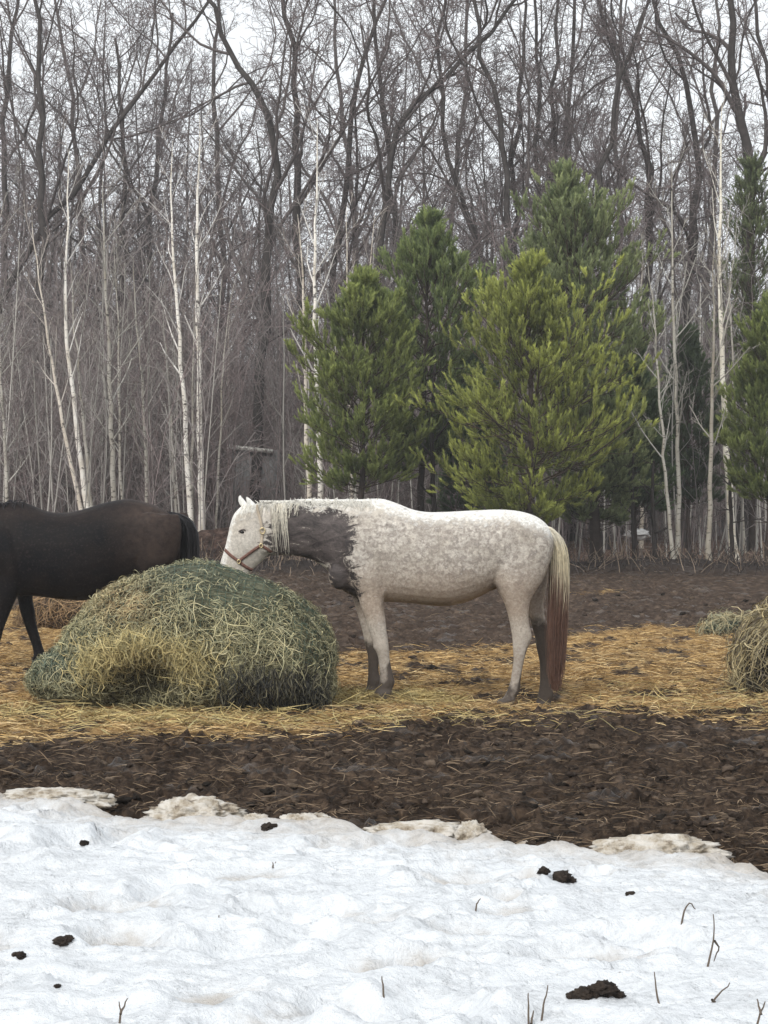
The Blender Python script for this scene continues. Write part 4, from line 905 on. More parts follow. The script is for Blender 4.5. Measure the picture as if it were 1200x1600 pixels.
def grey_coat():
    m, nt, b = new_mat('grey_coat', .62, .25)
    v = coords(nt); n1 = nnoise(nt, v, 24, 5, .66, .5); n6 = nnoise(nt, coords(nt, (7, 10, 16)), 1.0, 6, .72, .8); n2 = nnoise(nt, v, 4.2, 5, .6); n3 = nnoise(nt, v, 55, 5, .7)
    vs = coords(nt, (1, 1, .45)); vo = nd(nt, 'ShaderNodeTexVoronoi'); vo.feature = 'SMOOTH_F1'; vo.inputs['Scale'].default_value = 38
    wob = nd(nt, 'ShaderNodeVectorMath'); wob.operation = 'ADD'
    nz = nd(nt, 'ShaderNodeTexNoise'); nz.inputs['Scale'].default_value = 14; nz.inputs['Detail'].default_value = 3; nt.links.new(v, nz.inputs['Vector'])
    sc = nd(nt, 'ShaderNodeVectorMath'); sc.operation = 'SCALE'; sc.inputs['Scale'].default_value = .10; nt.links.new(nz.outputs['Color'], sc.inputs[0])
    nt.links.new(v, wob.inputs[0]); nt.links.new(sc.outputs[0], wob.inputs[1]); nt.links.new(wob.outputs[0], vo.inputs['Vector'])
    base = mixc(nt, ramp(nt, n2, [(.35, 0.0), (.65, 1.0)]), (.49, .44, .37), (.62, .575, .51))
    # dapples: pale rosettes in a grey-brown net
    dap = math_n(nt, 'MULTIPLY', ramp(nt, vo.outputs['Distance'], [(.30, 0.0), (.48, 1.0)]), attr(nt, 'dapple', 'Fac'))
    dap = math_n(nt, 'MULTIPLY', dap, ramp(nt, n1, [(.35, .45), (.6, 1.0)]))
    c = mixc(nt, math_n(nt, 'MULTIPLY', dap, .52), base, (.25, .21, .185))
    c = mixc(nt, math_n(nt, 'MULTIPLY', ramp(nt, n1, [(.46, 0.0), (.62, .8)]), attr(nt, 'dapple', 'Fac')), c, (.22, .185, .16))
    c = mixc(nt, math_n(nt, 'MULTIPLY', ramp(nt, n6, [(.44, 0.0), (.66, .6)]), attr(nt, 'dapple', 'Fac')), c, (.27, .235, .20))
    c = mixc(nt, math_n(nt, 'MULTIPLY', attr(nt, 'warm', 'Fac'), .62), c, (.40, .305, .23))
    bk = math_n(nt, 'ADD', attr(nt, 'lit_clean_top', 'Fac'), math_n(nt, 'MULTIPLY', math_n(nt, 'SUBTRACT', n1, .5), 2.6))
    c = mixc(nt, ramp(nt, bk, [(.3, 0.0), (.95, 1.0)]), c, (.76, .745, .70))  # skylight on the topline painted into the coat, over cleaner hair
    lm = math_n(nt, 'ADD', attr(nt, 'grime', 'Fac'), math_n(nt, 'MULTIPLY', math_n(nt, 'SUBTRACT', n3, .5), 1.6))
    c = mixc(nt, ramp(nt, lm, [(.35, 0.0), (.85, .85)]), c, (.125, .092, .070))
    # mud-dark lower legs with pale streaks
    lf = math_n(nt, 'ADD', attr(nt, 'legs', 'Fac'), math_n(nt, 'MULTIPLY', math_n(nt, 'SUBTRACT', n2, .5), 2.4))
    c = mixc(nt, ramp(nt, lf, [(.4, 0.0), (.75, .95)]), c, (.058, .044, .035))
    # slate patch of the neck with a ragged, flecked edge
    pf = math_n(nt, 'ADD', attr(nt, 'patch', 'Fac'), math_n(nt, 'MULTIPLY', math_n(nt, 'SUBTRACT', n6, .5), 2.7))
    pf = math_n(nt, 'ADD', pf, math_n(nt, 'MULTIPLY', math_n(nt, 'SUBTRACT', n3, .5), 1.3))
    slate = mixc(nt, ramp(nt, n6, [(.36, 1.0), (.66, 0.0)]), (.020, .016, .016), (.105, .086, .080))
    c = mixc(nt, ramp(nt, pf, [(.40, 0.0), (.62, 1.0)]), c, slate)
    c = mixc(nt, attr(nt, 'hoof', 'Fac'), c, (.055, .045, .038))
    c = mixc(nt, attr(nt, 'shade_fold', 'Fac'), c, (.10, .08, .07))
    c = mixc(nt, 1.0, c, ramp(nt, n3, [(.3, .68), (.7, 1.22)]), 'MULTIPLY')
    nt.links.new(c, b.inputs['Base Color']); bump(nt, b, n3, .25, .006)
    return m

def build_grey_horse():
    Y = 18.1; h = Horse(Y)
    h.trunk([(398, 787, 862, .070, 2), (415, 785, 867, .085, 2), (440, 782, 868, .082, 1.9), (465, 780, 869, .095, 1.8), (490, 779, 876, .115, 1.8), (510, 780, 890, .14, 1.8),
             (524, 780, 912, .17, 1.8), (540, 780, 926, .20, 1.8), (560, 780, 934, .225, 1.75), (578, 779, 938, .24, 1.65), (597, 779, 940, .25, 1.65), (620, 786, 941, .265, 1.8),
             (645, 796, 943, .28, 2.1), (670, 800, 946, .29, 2.2), (700, 799.5, 947, .295, 2.2), (728, 798, 941, .29, 2.2), (750, 797, 932, .28, 2.2), (775, 796, 920, .275, 2.1), (800, 797, 912, .27, 2.1),
             (822, 801, 908, .25, 2.1), (840, 808, 900, .215, 2.1), (855, 820, 888, .16, 2), (864, 834, 872, .09, 2)], 70)
    h.head([(389, 784, 408, 800, .055), (377, 791, 424, 822, .078), (365, 804, 429, 842, .092), (359, 822, 429, 858, .100), (355.5, 838, 421, 868, .094), (352, 853, 410, 877, .076),
            (347.5, 868, 401, 885, .062), (344, 880, 394, 891, .056), (343.5, 890, 389, 897, .057), (348, 898, 384, 902, .050), (358, 903, 377, 904, .028)])
    ell(h.mb, h.p(411, 851, -.048), (.085, .045, .075)); ell(h.mb, h.p(411, 851, .048), (.085, .045, .075))        # cheeks
    ell(h.mb, h.p(381, 825, -.078), (.040, .022, .020), .5); ell(h.mb, h.p(381, 825, .078), (.040, .022, .020), .5)  # brows
    for dy, pts in ((-.045, [(404, 800, 14), (397, 792, 15), (392, 786, 13), (388, 780, 8.5), (384, 774.5, 3)]), (.05, [(390, 798, 12), (382, 790, 14), (378.5, 784, 12.5), (376, 778, 8), (374.5, 773, 3)])):
        loft(h.mb, [ring(h.p(u - w / 2, v, dy), h.p(u + w / 2, v, dy), w / 2 * Y / F * .62, Y, .5, 2, 2, 14) for u, v, w in resample(pts, 10)])
    n_, f_ = -.135, .135
    # legs: v, front u, back u, half width, sideways centre
    h.leg([(855, 540, 600, .06, n_ - .02), (880, 546, 603, .095, n_ - .02), (905, 550, 603, .10, n_ - .015), (925, 556.5, 601.5, .088, n_), (945, 563, 600, .070, n_), (968, 571, 602.5, .056, n_), (988, 577, 604.5, .048, n_), (1000, 581, 606.5, .047, n_),
           (1012, 585, 608, .046, n_), (1027, 590.5, 609, .036, n_), (1042, 592, 611.5, .031, n_), (1057, 593, 615, .034, n_), (1066, 592.5, 617, .039, n_), (1076, 588, 613.5, .036, n_), (1084, 586, 612, .040, n_)])
    h.hoof(586, 613, 1080, 581.5, 617, 1094, .062, n_)
    h.leg([(880, 535, 590, .08, f_ + .02), (905, 540, 590, .10, f_), (932, 550.5, 587, .072, f_), (957, 557.5, 588, .056, f_), (975, 563, 590, .049, f_), (990, 567, 592, .047, f_), (1008, 570.5, 594, .046, f_), (1025, 574.5, 593, .036, f_), (1050, 575, 592, .031, f_),
           (1064, 574, 597, .039, f_), (1075, 572.5, 592, .035, f_), (1082, 572, 592, .040, f_)])
    h.hoof(572, 594, 1076, 568.5, 597, 1088.5, .060, f_)
    h.leg([(822, 790, 858, .05, -.17), (850, 774, 863, .115, -.155), (880, 768, 858.5, .125, -.155), (905, 771.5, 849, .118, -.155), (922, 777, 838, .105, -.15), (940, 787, 828.5, .084, -.145), (965, 794.5, 826, .062, n_), (983, 798, 829, .052, n_), (996, 800, 831.5, .048, n_),
           (1010, 801, 825.5, .043, n_), (1030, 802, 819.5, .034, n_), (1050, 799.5, 815.5, .031, n_), (1066, 797, 813.5, .033, n_), (1080, 792, 812, .039, n_), (1090, 786, 806, .036, n_), (1097, 781, 803, .040, n_)])
    h.hoof(779, 806, 1092, 772, 801, 1107, .060, n_)
    h.leg([(850, 784, 866, .11, .155), (880, 786, 862, .12, .155), (905, 795, 857, .11, .155), (922, 805, 853, .10, .15), (940, 815, 849, .08, .145), (962, 826, 851, .060, f_), (982, 832, 859, .052, f_), (996, 836, 860.5, .047, f_),
           (1012, 838, 858.5, .043, f_), (1032, 842.5, 860, .034, f_), (1055, 843.5, 860.5, .031, f_), (1074, 842.5, 862.5, .036, f_), (1086, 840, 865, .039, f_), (1096, 838, 861, .036, f_), (1102, 836, 859, .04, f_)])
    h.hoof(836, 862, 1098, 831, 860, 1112.5, .060, f_)
    ell(h.mb, h.p(566, 868, -.185), (.15, .065, .24), -.25); ell(h.mb, h.p(566, 868, .185), (.15, .065, .24), -.25)      # shoulders
    ell(h.mb, h.p(812, 850, -.20), (.22, .07, .20)); ell(h.mb, h.p(812, 850, .20), (.22, .07, .20))                    # quarters
    ell(h.mb, h.p(533, 898, -.10), (.10, .08, .12)); ell(h.mb, h.p(533, 898, .10), (.10, .08, .12))                    # breast
    for sd in (-1, 1):
        ell(h.mb, h.p(594, 1009, sd * .135), (.056, .046, .05)); ell(h.mb, h.p(597, 922, sd * .15), (.035, .05, .06))
    PATCH = [(447, 789), (470, 790), (500, 797), (520, 793), (543, 800), (554, 818), (552, 842), (545, 862), (553, 885), (556, 905), (562, 930), (552, 940), (540, 926), (526, 920), (513, 905), (505, 886), (478, 878), (452, 876), (425, 872), (418, 850), (424, 815), (436, 800)]
    def attrs(px, co):
        u, v = px[:, 0], px[:, 1]; d = seg_dist(px, PATCH); far = co[:, 1] > Y + .05
        patch = np.clip(.5 + d / 34, -1.2, 1); patch = np.where((u < 432), np.minimum(patch, .62), patch)
        body = sstep(470, 560, u)
        legs = np.where(u < 700, sstep(1020, 1072, v) * .80, sstep(1045, 1092, v) * .80) + np.where(far & (v > 915), np.where(u < 700, sstep(945, 1030, v) * 1.05, sstep(920, 1005, v) * 1.05), 0)
        back = np.where(u < 700, sstep(-4, 8, u - np.interp(v, [1000, 1040, 1060, 1095], [606, 604, 606, 610])) * sstep(1010, 1035, v), sstep(-3, 5, u - np.interp(v, [990, 1010, 1050, 1090], [826, 818, 810, 806])) * sstep(990, 1010, v)) * .70
        legs = np.clip(legs + np.where(~far, back, 0) + .45 * np.exp(-((u - 800) / 12) ** 2 - ((v - 972) / 12) ** 2) * (~far), 0, 1)
        hoof = np.where(u < 700, sstep(1077, 1083, v), sstep(1094, 1101, v)) * .85
        warm = body * sstep(865, 935, v) * (1 - sstep(940, 985, v)) + .25 * sstep(940, 960, v)
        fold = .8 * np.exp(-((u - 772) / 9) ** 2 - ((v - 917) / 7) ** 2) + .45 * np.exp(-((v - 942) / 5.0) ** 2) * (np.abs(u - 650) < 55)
        dap = sstep(792, 815, v) * (.35 + .65 * body) * (1 - .55 * sstep(940, 990, v)); dap = np.where(u < 430, .30, dap); warm = warm + .9 * np.exp(-((u - 524) / 14) ** 2 - ((v - 910) / 18) ** 2)
        lit_clean_top = 1 - sstep(-10, 24, v - np.interp(u, [340, 372, 400, 560, 600, 645, 700, 795, 845, 880], [790, 800, 793, 786, 788, 806, 808, 806, 822, 850])); lit_clean_top = np.where(u < 372, np.maximum(lit_clean_top, .75 * (1 - sstep(2, 12, u - np.interp(v, [800, 840, 880], [366, 356, 347])))), lit_clean_top)
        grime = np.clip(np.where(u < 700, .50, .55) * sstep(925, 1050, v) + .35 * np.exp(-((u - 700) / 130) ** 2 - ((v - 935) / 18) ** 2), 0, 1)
        return dict(grime=grime, lit_clean_top=lit_clean_top, patch=patch, legs=legs, hoof=hoof, warm=np.clip(warm, 0, 1), dapple=np.clip(dap, 0, 1), shade_fold=np.clip(fold, 0, 1))
    c = P(700, 0, Y)
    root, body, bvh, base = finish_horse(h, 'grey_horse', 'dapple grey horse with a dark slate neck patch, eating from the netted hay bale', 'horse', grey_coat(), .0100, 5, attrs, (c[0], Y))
    rng = RNG(41)
    # tail
    g = np.array([(842, 818, 2), (856, 826, 6), (869, 846, 9), (873.5, 880, 11.5), (873, 920, 12.5), (871, 960, 12), (870, 1000, 10), (869, 1035, 8.5), (868, 1060, 5.5), (867.5, 1078, 1.5)], float)
    n = 1300; K = 16; R = resample(g, K); a = rng.normal(0, .55, n).clip(-1, 1); b = rng.normal(0, .5, n).clip(-1, 1)
    Pt = np.empty((n, K, 3)); fall = rng.uniform(.62, 1.0, n) ** .6
    for k in range(K):
        t = k / (K - 1) * fall * (K - 1); i = np.minimum(t.astype(int), K - 2); f = (t - i)[:, None]; r_ = R[i] * (1 - f) + R[i + 1] * f
        u = r_[:, 0] + a * r_[:, 2]; Pt[:, k] = np.stack([(u - 600) * Y / F, np.full(n, Y - .02) + b * r_[:, 2] * .0055, CAMH - (r_[:, 1] - HZ) * Y / F], -1)
    Pt[:, 2:] += rng.normal(0, .0035, (n, K - 2, 3)).cumsum(1) * 1.0
    vv = HZ + (CAMH - Pt[:, :, 2]) * F / Y; f = sstep(862, 930, vv + rng.normal(0, 14, (n, 1)) + 14 * b[:, None] - 12 * a[:, None])[..., None]
    C = (1 - f) * np.array([.74, .66, .48]) + f * np.array([.165, .092, .066]); C = C * rng.uniform(.65, 1.3, (n, 1, 1))
    C = np.where((vv < 850)[..., None], C * .5 + .5 * np.array([.80, .77, .70]), C)
    hair('tail', (Pt, np.full((n, K), .0030) * np.linspace(1, .55, K)[None], C), root, M_HAIR, base)
    # mane: combed-through forelock side locks that hang over the neck behind the cheek, short wisps along the crest
    L = []
    def lock(u0, v0, u1, v1, n_, sp, col, side=-1):
        for _ in range(n_):
            q = []; ud = rng.normal(0, sp); vl = rng.uniform(.55, 1.04)
            for t in np.linspace(0, 1, 9):
                u = u0 + ud * (1 - .6 * t) + (u1 - u0) * t + sp * rng.normal(0, .10); v = v0 + (v1 * vl + v0 * (1 - vl) - v0) * t
                x = (u - 600) * Y / F; z = CAMH - (v - HZ) * Y / F
                p_, nn = surf(bvh, x, z, side, Y)
                yy = (p_[1] if p_ is not None else q[-1][1] if q else Y) + side * rng.uniform(.006, .02)
                q.append((x + 0, yy, z))
            q = np.array(q); q[:, 0] += rng.normal(0, sp * .004) + np.linspace(0, 1, 9) * rng.normal(0, .006)
            L.append((q, np.asarray(col) * rng.uniform(.7, 1.2)))
    lt, gy = (.80, .75, .64), (.52, .47, .40)
    for u0, u1, v1, k in ((426, 430, 850, 7), (430, 434, 870, 18), (441, 448, 874, 18), (446, 444, 835, 7), (456, 452, 812, 10), (466, 462, 808, 10), (412, 410, 810, 8), (436, 430, 825, 7)):
        lock(u0, 786, u1, v1, k, 2.6, lt if rng.rand() < .8 else gy)
    for u in rng.uniform(404, 575, 90):
        lock(u, 782, u + rng.normal(0, 9), 782 + 6 + 16 * rng.rand() ** 2, rng.randint(2, 7), 4.0, (.80, .77, .70))
    for u in (384, 388, 392): lock(u, 789, u - 8, 812, 3, 3, lt)
    Pt = np.array([l[0] for l in L]); C = np.array([l[1] for l in L])
    hair('mane', (Pt, np.full(Pt.shape[:2], .0022) * np.linspace(1, .5, 9)[None], C), root, M_HAIR, base)
    # crest hair standing just above the outline
    n = 420; u = rng.uniform(398, 592, n); v = np.interp(u, [398, 415, 440, 465, 490, 540, 592], [787, 785, 782, 780, 779, 780, 779]) + 2
    p0 = np.stack([(u - 600) * Y / F, Y + rng.normal(0, .018, n), CAMH - (v - HZ) * Y / F], -1); d = nrm(np.stack([rng.uniform(-.1, .9, n), rng.normal(0, .5, n), rng.uniform(.1, .6, n)], -1))
    pt = grow(p0, d, rng.uniform(.012, .03, n), 4, .1, -.25, rng); hair('crest_hair', (pt, np.full((n, 4), .0034) * np.array([[1, .9, .7, .3]]), np.array([.80, .77, .70]) * rng.uniform(.8, 1.1, (n, 1))), root, M_HAIR, base)
    me_, nt, b = new_mat('dark_eye', .08, .6); b.inputs['Base Color'].default_value = (.010, .008, .007, 1)
    ml, nt, b = new_mat('eyelid_skin', .6, .3); b.inputs['Base Color'].default_value = (.12, .10, .09, 1)
    for sd in (-1, 1):
        x, z = h.p(379.5, 831)[[0, 2]]; p_, nn = surf(bvh, x, z, sd, Y)
        mb = MB(); ell(mb, p_ + np.array([0, -sd * .006, 0]), (.022, .013, .0135), .35); V, Q, T, C = mb.arrays(); eye = obj('eye', mesh_data('eye', V - base, Q, T, C), me_, root)
        mb = MB(); a = np.linspace(math.pi * .05, math.pi * .95, 9); q = np.stack([p_[0] + .026 * np.cos(a), np.full(9, p_[1] + sd * .006), p_[2] + .004 + .015 * np.sin(a) - .009 * np.cos(a) * -1 * .6], -1)
        V, Q, C = tubes(q[None], np.full((1, 9), .0055), 6, np.array([[1., 1, 1]])); obj('eyelid', mesh_data('eyelid', V - base, Q, None, C), ml, eye)
        x, z = h.p(352, 888)[[0, 2]]; p_, nn = surf(bvh, x, z, sd, Y)
        if p_ is not None:
            mb = MB(); ell(mb, p_ + np.array([0, -sd * .004, 0]), (.014, .007, .020), .4); V, Q, T, C = mb.arrays(); obj('nostril', mesh_data('nostril', V - base, Q, T, C), ml, root)
    # halter
    mh, nt, b = new_mat('brown_webbing', .8, .2); n = nnoise(nt, coords(nt), 60, 3); nt.links.new(ramp(nt, n, [(.3, (.13, .065, .05)), (.7, (.22, .12, .095))]), b.inputs['Base Color'])
    mp, nt, b = new_mat('pale_strap', .8, .2); b.inputs['Base Color'].default_value = (.42, .35, .27, 1)
    mm, nt, b = new_mat('brass_ring', .35, .5); b.inputs['Metallic'].default_value = 1; b.inputs['Base Color'].default_value = (.75, .62, .36, 1)
    q = lambda *ps: [tuple(h.p(u, v)[[0, 2]]) for u, v in ps]
    hr = bpy.data.objects.new('halter', None); link(hr, root)
    strap(bvh, Y, q((352.5, 859), (361, 867), (373, 876)), .024, .004, mh, 'noseband', hr, base, (-1, 1))
    strap(bvh, Y, q((374, 877), (383, 884), (391, 889), (396, 890)), .024, .004, mh, 'chin_strap', hr, base, (-1, 1))
    strap(bvh, Y, q((374, 876), (385, 868), (397, 859), (408, 852)), .024, .004, mh, 'cheek_strap', hr, base, (-1, 1))
    strap(bvh, Y, q((409, 852), (410, 842), (411, 830)), .022, .004, mp, 'throat_strap', hr, base, (-1, 1))
    strap(bvh, Y, q((411, 827), (408, 812), (403, 797), (401, 790)), .020, .004, mp, 'crown_strap', hr, base, (-1, 1), off=.012)
    strap(bvh, Y, q((410, 852), (418, 857), (424, 862)), .022, .004, mh, 'jaw_strap', hr, base, (-1, 1))
    for (u, v, r) in ((411, 829, .024), (374, 877, .015), (409, 852, .015)):
        x, z = h.p(u, v)[[0, 2]]; p_, nn = surf(bvh, x, z, -1, Y); a = np.linspace(0, 2 * math.pi, 17)
        pt = np.stack([x + r * .8 * np.cos(a), np.full(17, p_[1] - .014), z + r * np.sin(a)], -1); V, Q, C = tubes(pt[None], np.full((1, 17), .0042), 6, np.array([[1., 1, 1]]))
        obj('ring', mesh_data('ring', V - base, Q, None, C), mm, hr)
build_grey_horse()

def build_black_horse():
    Y = 21.35; h = Horse(Y); k = 171 / 203.0
    h.trunk([(-150, 770, 822, .06, 2), (-128, 768, 832, .075, 2), (-100, 771, 846, .085, 1.9), (-70, 776, 862, .10, 1.8), (-40, 781, 884, .135, 1.8), (-22, 784, 908, .17, 1.8), (0, 786, 922, .21, 1.75), (18, 784, 929, .235, 1.65), (33, 784, 932, .25, 1.65), (50, 789, 931, .27, 1.8), (75, 799, 934, .295, 2.1),
             (104, 801, 937, .31, 2.2), (135, 794, 938, .31, 2.2), (165, 785, 929, .30, 2.2), (198, 779.5, 911, .29, 2.1), (225, 784, 901, .28, 2.1), (248, 792, 895, .255, 2.1), (264, 801, 890, .215, 2.1), (275, 812, 882, .16, 2), (282, 828, 868, .09, 2)], 60)
    def t(rows): return [(770 + (b - 787) * .92, -128 + (a - 398) * k, 770 + (d - 787) * .92, -128 + (c - 398) * k, w) for a, b, c, d, w in rows]
    hd = [(389, 784, 408, 800, .055), (377, 791, 424, 822, .078), (365, 804, 429, 842, .092), (359, 822, 429, 858, .100), (355.5, 838, 421, 868, .094), (352, 853, 410, 877, .076), (347.5, 868, 401, 885, .062), (344, 880, 394, 891, .056), (343.5, 890, 389, 897, .057), (348, 898, 384, 902, .050), (358, 903, 377, 904, .028)]
    h.head([(-128 + (a - 398) * k, 770 + (b - 787) * k, -128 + (c - 398) * k, 770 + (d - 787) * k, w) for a, b, c, d, w in hd])
    for dy, pts in ((-.045, [(404, 800, 14), (397, 792, 15), (392, 786, 13), (388, 780, 8.5), (384, 774.5, 3)]), (.05, [(390, 798, 12), (382, 790, 14), (378.5, 784, 12.5), (376, 778, 8), (374.5, 773, 3)])):
        loft(h.mb, [ring(h.p(-128 + (u - w / 2 - 398) * k, 770 + (v - 787) * k, dy), h.p(-128 + (u + w / 2 - 398) * k, 770 + (v - 787) * k, dy), w / 2 * .0031, Y, .5, 2, 2, 14) for u, v, w in resample(pts, 10)])
    n_, f_ = -.14, .14
    h.leg([(870, -22, 40, .07, n_ - .02), (900, -20, 36, .10, n_), (931, -14, 27, .09, n_), (950, -16, 19, .07, n_), (970, -18, 11, .055, n_), (986, -20, 5, .05, n_), (997, -20, 2.5, .048, n_), (1010, -20, -2, .036, n_), (1022, -22, -2, .034, n_), (1030, -24, -2, .04, n_), (1036, -28, -6, .04, n_)])
    h.hoof(-28, -6, 1033, -33, -4, 1043.5, .062, n_)
    h.leg([(880, 8, 62, .08, f_), (905, 14, 58, .10, f_), (931, 26, 51, .075, f_), (952, 30.5, 54, .056, f_), (970, 36, 56, .05, f_), (986, 41.5, 60, .048, f_), (998, 46, 63.5, .046, f_), (1010, 50, 67, .036, f_), (1020, 52, 70.5, .037, f_), (1028, 51, 70, .039, f_), (1034, 50, 69, .04, f_)])
    h.hoof(50, 70, 1031, 49, 72, 1040, .060, f_)
    def hind(rows, yc): return [(1043 - (1106 - v) * k, 283 + (a - 864) * k + 2, 283 + (b - 864) * k + 2, w, y) for v, a, b, w, y in rows]
    A = [(822, 790, 858, .05, -.17), (850, 774, 863, .12, -.16), (880, 768, 860, .13, -.16), (905, 771.5, 852, .122, -.16), (922, 777, 840, .105, -.155), (940, 787, 829, .084, -.15), (965, 794.5, 826, .062, n_), (983, 798, 829, .052, n_), (996, 800, 831.5, .048, n_),
         (1010, 801, 825.5, .043, n_), (1030, 802, 819.5, .034, n_), (1050, 799.5, 815.5, .031, n_), (1066, 797, 813.5, .033, n_), (1080, 792, 812, .039, n_), (1090, 786, 806, .036, n_), (1097, 781, 803, .040, n_)]
    h.leg(hind(A, n_)); h.leg([(v - 3, a + 14, b + 14, w, -y) for v, a, b, w, y in hind(A, n_)])
    kx = lambda u: 283 + (u - 864) * k + 2
    kv = lambda v: 1043 - (1106 - v) * k
    h.hoof(kx(779), kx(806), kv(1092), kx(772), kx(801), kv(1107), .060, n_); h.hoof(kx(779) + 14, kx(806) + 14, kv(1092) - 3, kx(772) + 14, kx(801) + 14, kv(1107) - 3, .060, f_)
    for sd in (-1, 1):
        ell(h.mb, h.p(8, 868, sd * .195), (.17, .07, .26), -.25); ell(h.mb, h.p(236, 838, sd * .21), (.24, .075, .22)); ell(h.mb, h.p(-10, 892, sd * .10), (.12, .08, .13))
    m, nt, b = new_mat('black_coat', .6, .10); v = coords(nt); n1 = nnoise(nt, v, 5, 4); n3 = nnoise(nt, v, 50, 5, .7); n4 = nnoise(nt, v, 20, 4)
    c = mixc(nt, ramp(nt, n1, [(.35, 0.0), (.65, 1.0)]), (.004, .004, .0055), (.010, .0078, .0074))
    c = mixc(nt, math_n(nt, 'MULTIPLY', attr(nt, 'rust', 'Fac'), ramp(nt, n4, [(.3, .4), (.7, 1.0)])), c, (.060, .042, .034))
    c = mixc(nt, ramp(nt, n3, [(.52, 0), (.70, .35)]), c, (.065, .052, .046))
    nt.links.new(c, b.inputs['Base Color']); bump(nt, b, n3, .3, .006)
    def attrs(px, co):
        u, v = px[:, 0], px[:, 1]
        return dict(rust=np.clip(sstep(165, 235, u) * (1 - sstep(855, 910, v)) * .75 + .30 * np.exp(-((v - 800) / 14) ** 2), 0, 1))
    c0 = P(120, 0, Y)
    root, body, bvh, base = finish_horse(h, 'black_horse', 'black horse facing left, rump to the hay bale, head out of the picture', 'horse', m, .0125, 10, attrs, (c0[0], Y))
    rng = RNG(43)
    g = np.array([(262, 800, 2), (274, 803, 6), (288, 812, 9), (297, 832, 11.5), (298, 860, 12.5), (296, 900, 12), (294, 940, 10), (292, 975, 6), (291, 1000, 2)], float)
    n = 420; K = 14; R = resample(g, K); a = rng.normal(0, .55, n).clip(-1, 1); b_ = rng.normal(0, .5, n).clip(-1, 1); fall = rng.uniform(.7, 1, n)
    Pt = np.empty((n, K, 3))
    for kk in range(K):
        t = kk * fall; i = np.minimum(t.astype(int), K - 2); f = (t - i)[:, None]; r_ = R[i] * (1 - f) + R[i + 1] * f
        Pt[:, kk] = np.stack([(r_[:, 0] + a * r_[:, 2] - 600) * Y / F, Y + b_ * r_[:, 2] * .0065, CAMH - (r_[:, 1] - HZ) * Y / F], -1)
    Pt[:, 2:] += rng.normal(0, .004, (n, K - 2, 3)).cumsum(1) * .5
    hair('tail', (Pt, np.full((n, K), .0055) * np.linspace(1, .55, K)[None], np.array([.014, .013, .015]) * rng.uniform(.6, 1.6, (n, 1))), root, M_HAIR, base)
    n = 500; u = rng.uniform(-128, 42, n); v = np.interp(u, [-128, -100, -70, -40, 0, 20, 42], [768, 771, 776, 781, 786, 783, 786]) + 2
    p0 = np.stack([(u - 600) * Y / F, Y + rng.normal(0, .02, n), CAMH - (v - HZ) * Y / F], -1); d = nrm(np.stack([rng.normal(0, .4, n), rng.normal(-.7, .5, n), rng.uniform(.05, .35, n)], -1))
    pt = grow(p0, d, np.where(u > -20, rng.uniform(.03, .11, n), rng.uniform(.08, .26, n)), 7, .08, -.25, rng); hair('mane', (pt, np.full((n, 7), .0045) * np.linspace(1, .5, 7)[None], np.array([.012, .012, .015]) * rng.uniform(.6, 1.6, (n, 1))), root, M_HAIR, base)
    me_, nt, b = new_mat('black_eye', .1, .6); b.inputs['Base Color'].default_value = (.01, .008, .007, 1)
    for sd in (-1, 1):
        x, z = h.p(-128 + (379.5 - 398) * k, 770 + (831 - 787) * k)[[0, 2]]; p_, nn = surf(bvh, x, z, sd, Y)
        if p_ is not None:
            mb = MB(); ell(mb, p_ + np.array([0, -sd * .006, 0]), (.022, .013, .0135), .35); V, Q, T, C = mb.arrays(); obj('eye', mesh_data('eye', V - base, Q, T, C), me_, root)
build_black_horse()

# ------------------------------------------------------------------ hay
def hay_mat(name, stops, bs=.9):
    m, nt, b = new_mat(name, .85, .15); v = coords(nt, (1, 1, 1.6)); n = nnoise(nt, v, 14, 6, .7, .8)
    c = mixc(nt, 1.0, attr(nt, 'Col'), ramp(nt, n, stops), 'MULTIPLY'); nt.links.new(c, b.inputs['Base Color']); bump(nt, b, n, bs, .05); return m
M_HAY = hay_mat('packed_hay', [(.3, (.25, .25, .25)), (.5, (.8, .8, .8)), (.7, (1.5, 1.5, 1.5))])
M_BLADE = col_mat('hay_blades', 25, .2, .85, .08)
def net_mat():
    m, nt, b = new_mat('green_net', .5, .35); b.inputs['Base Color'].default_value = (.075, .115, .082, 1); return m
M_NET = net_mat()

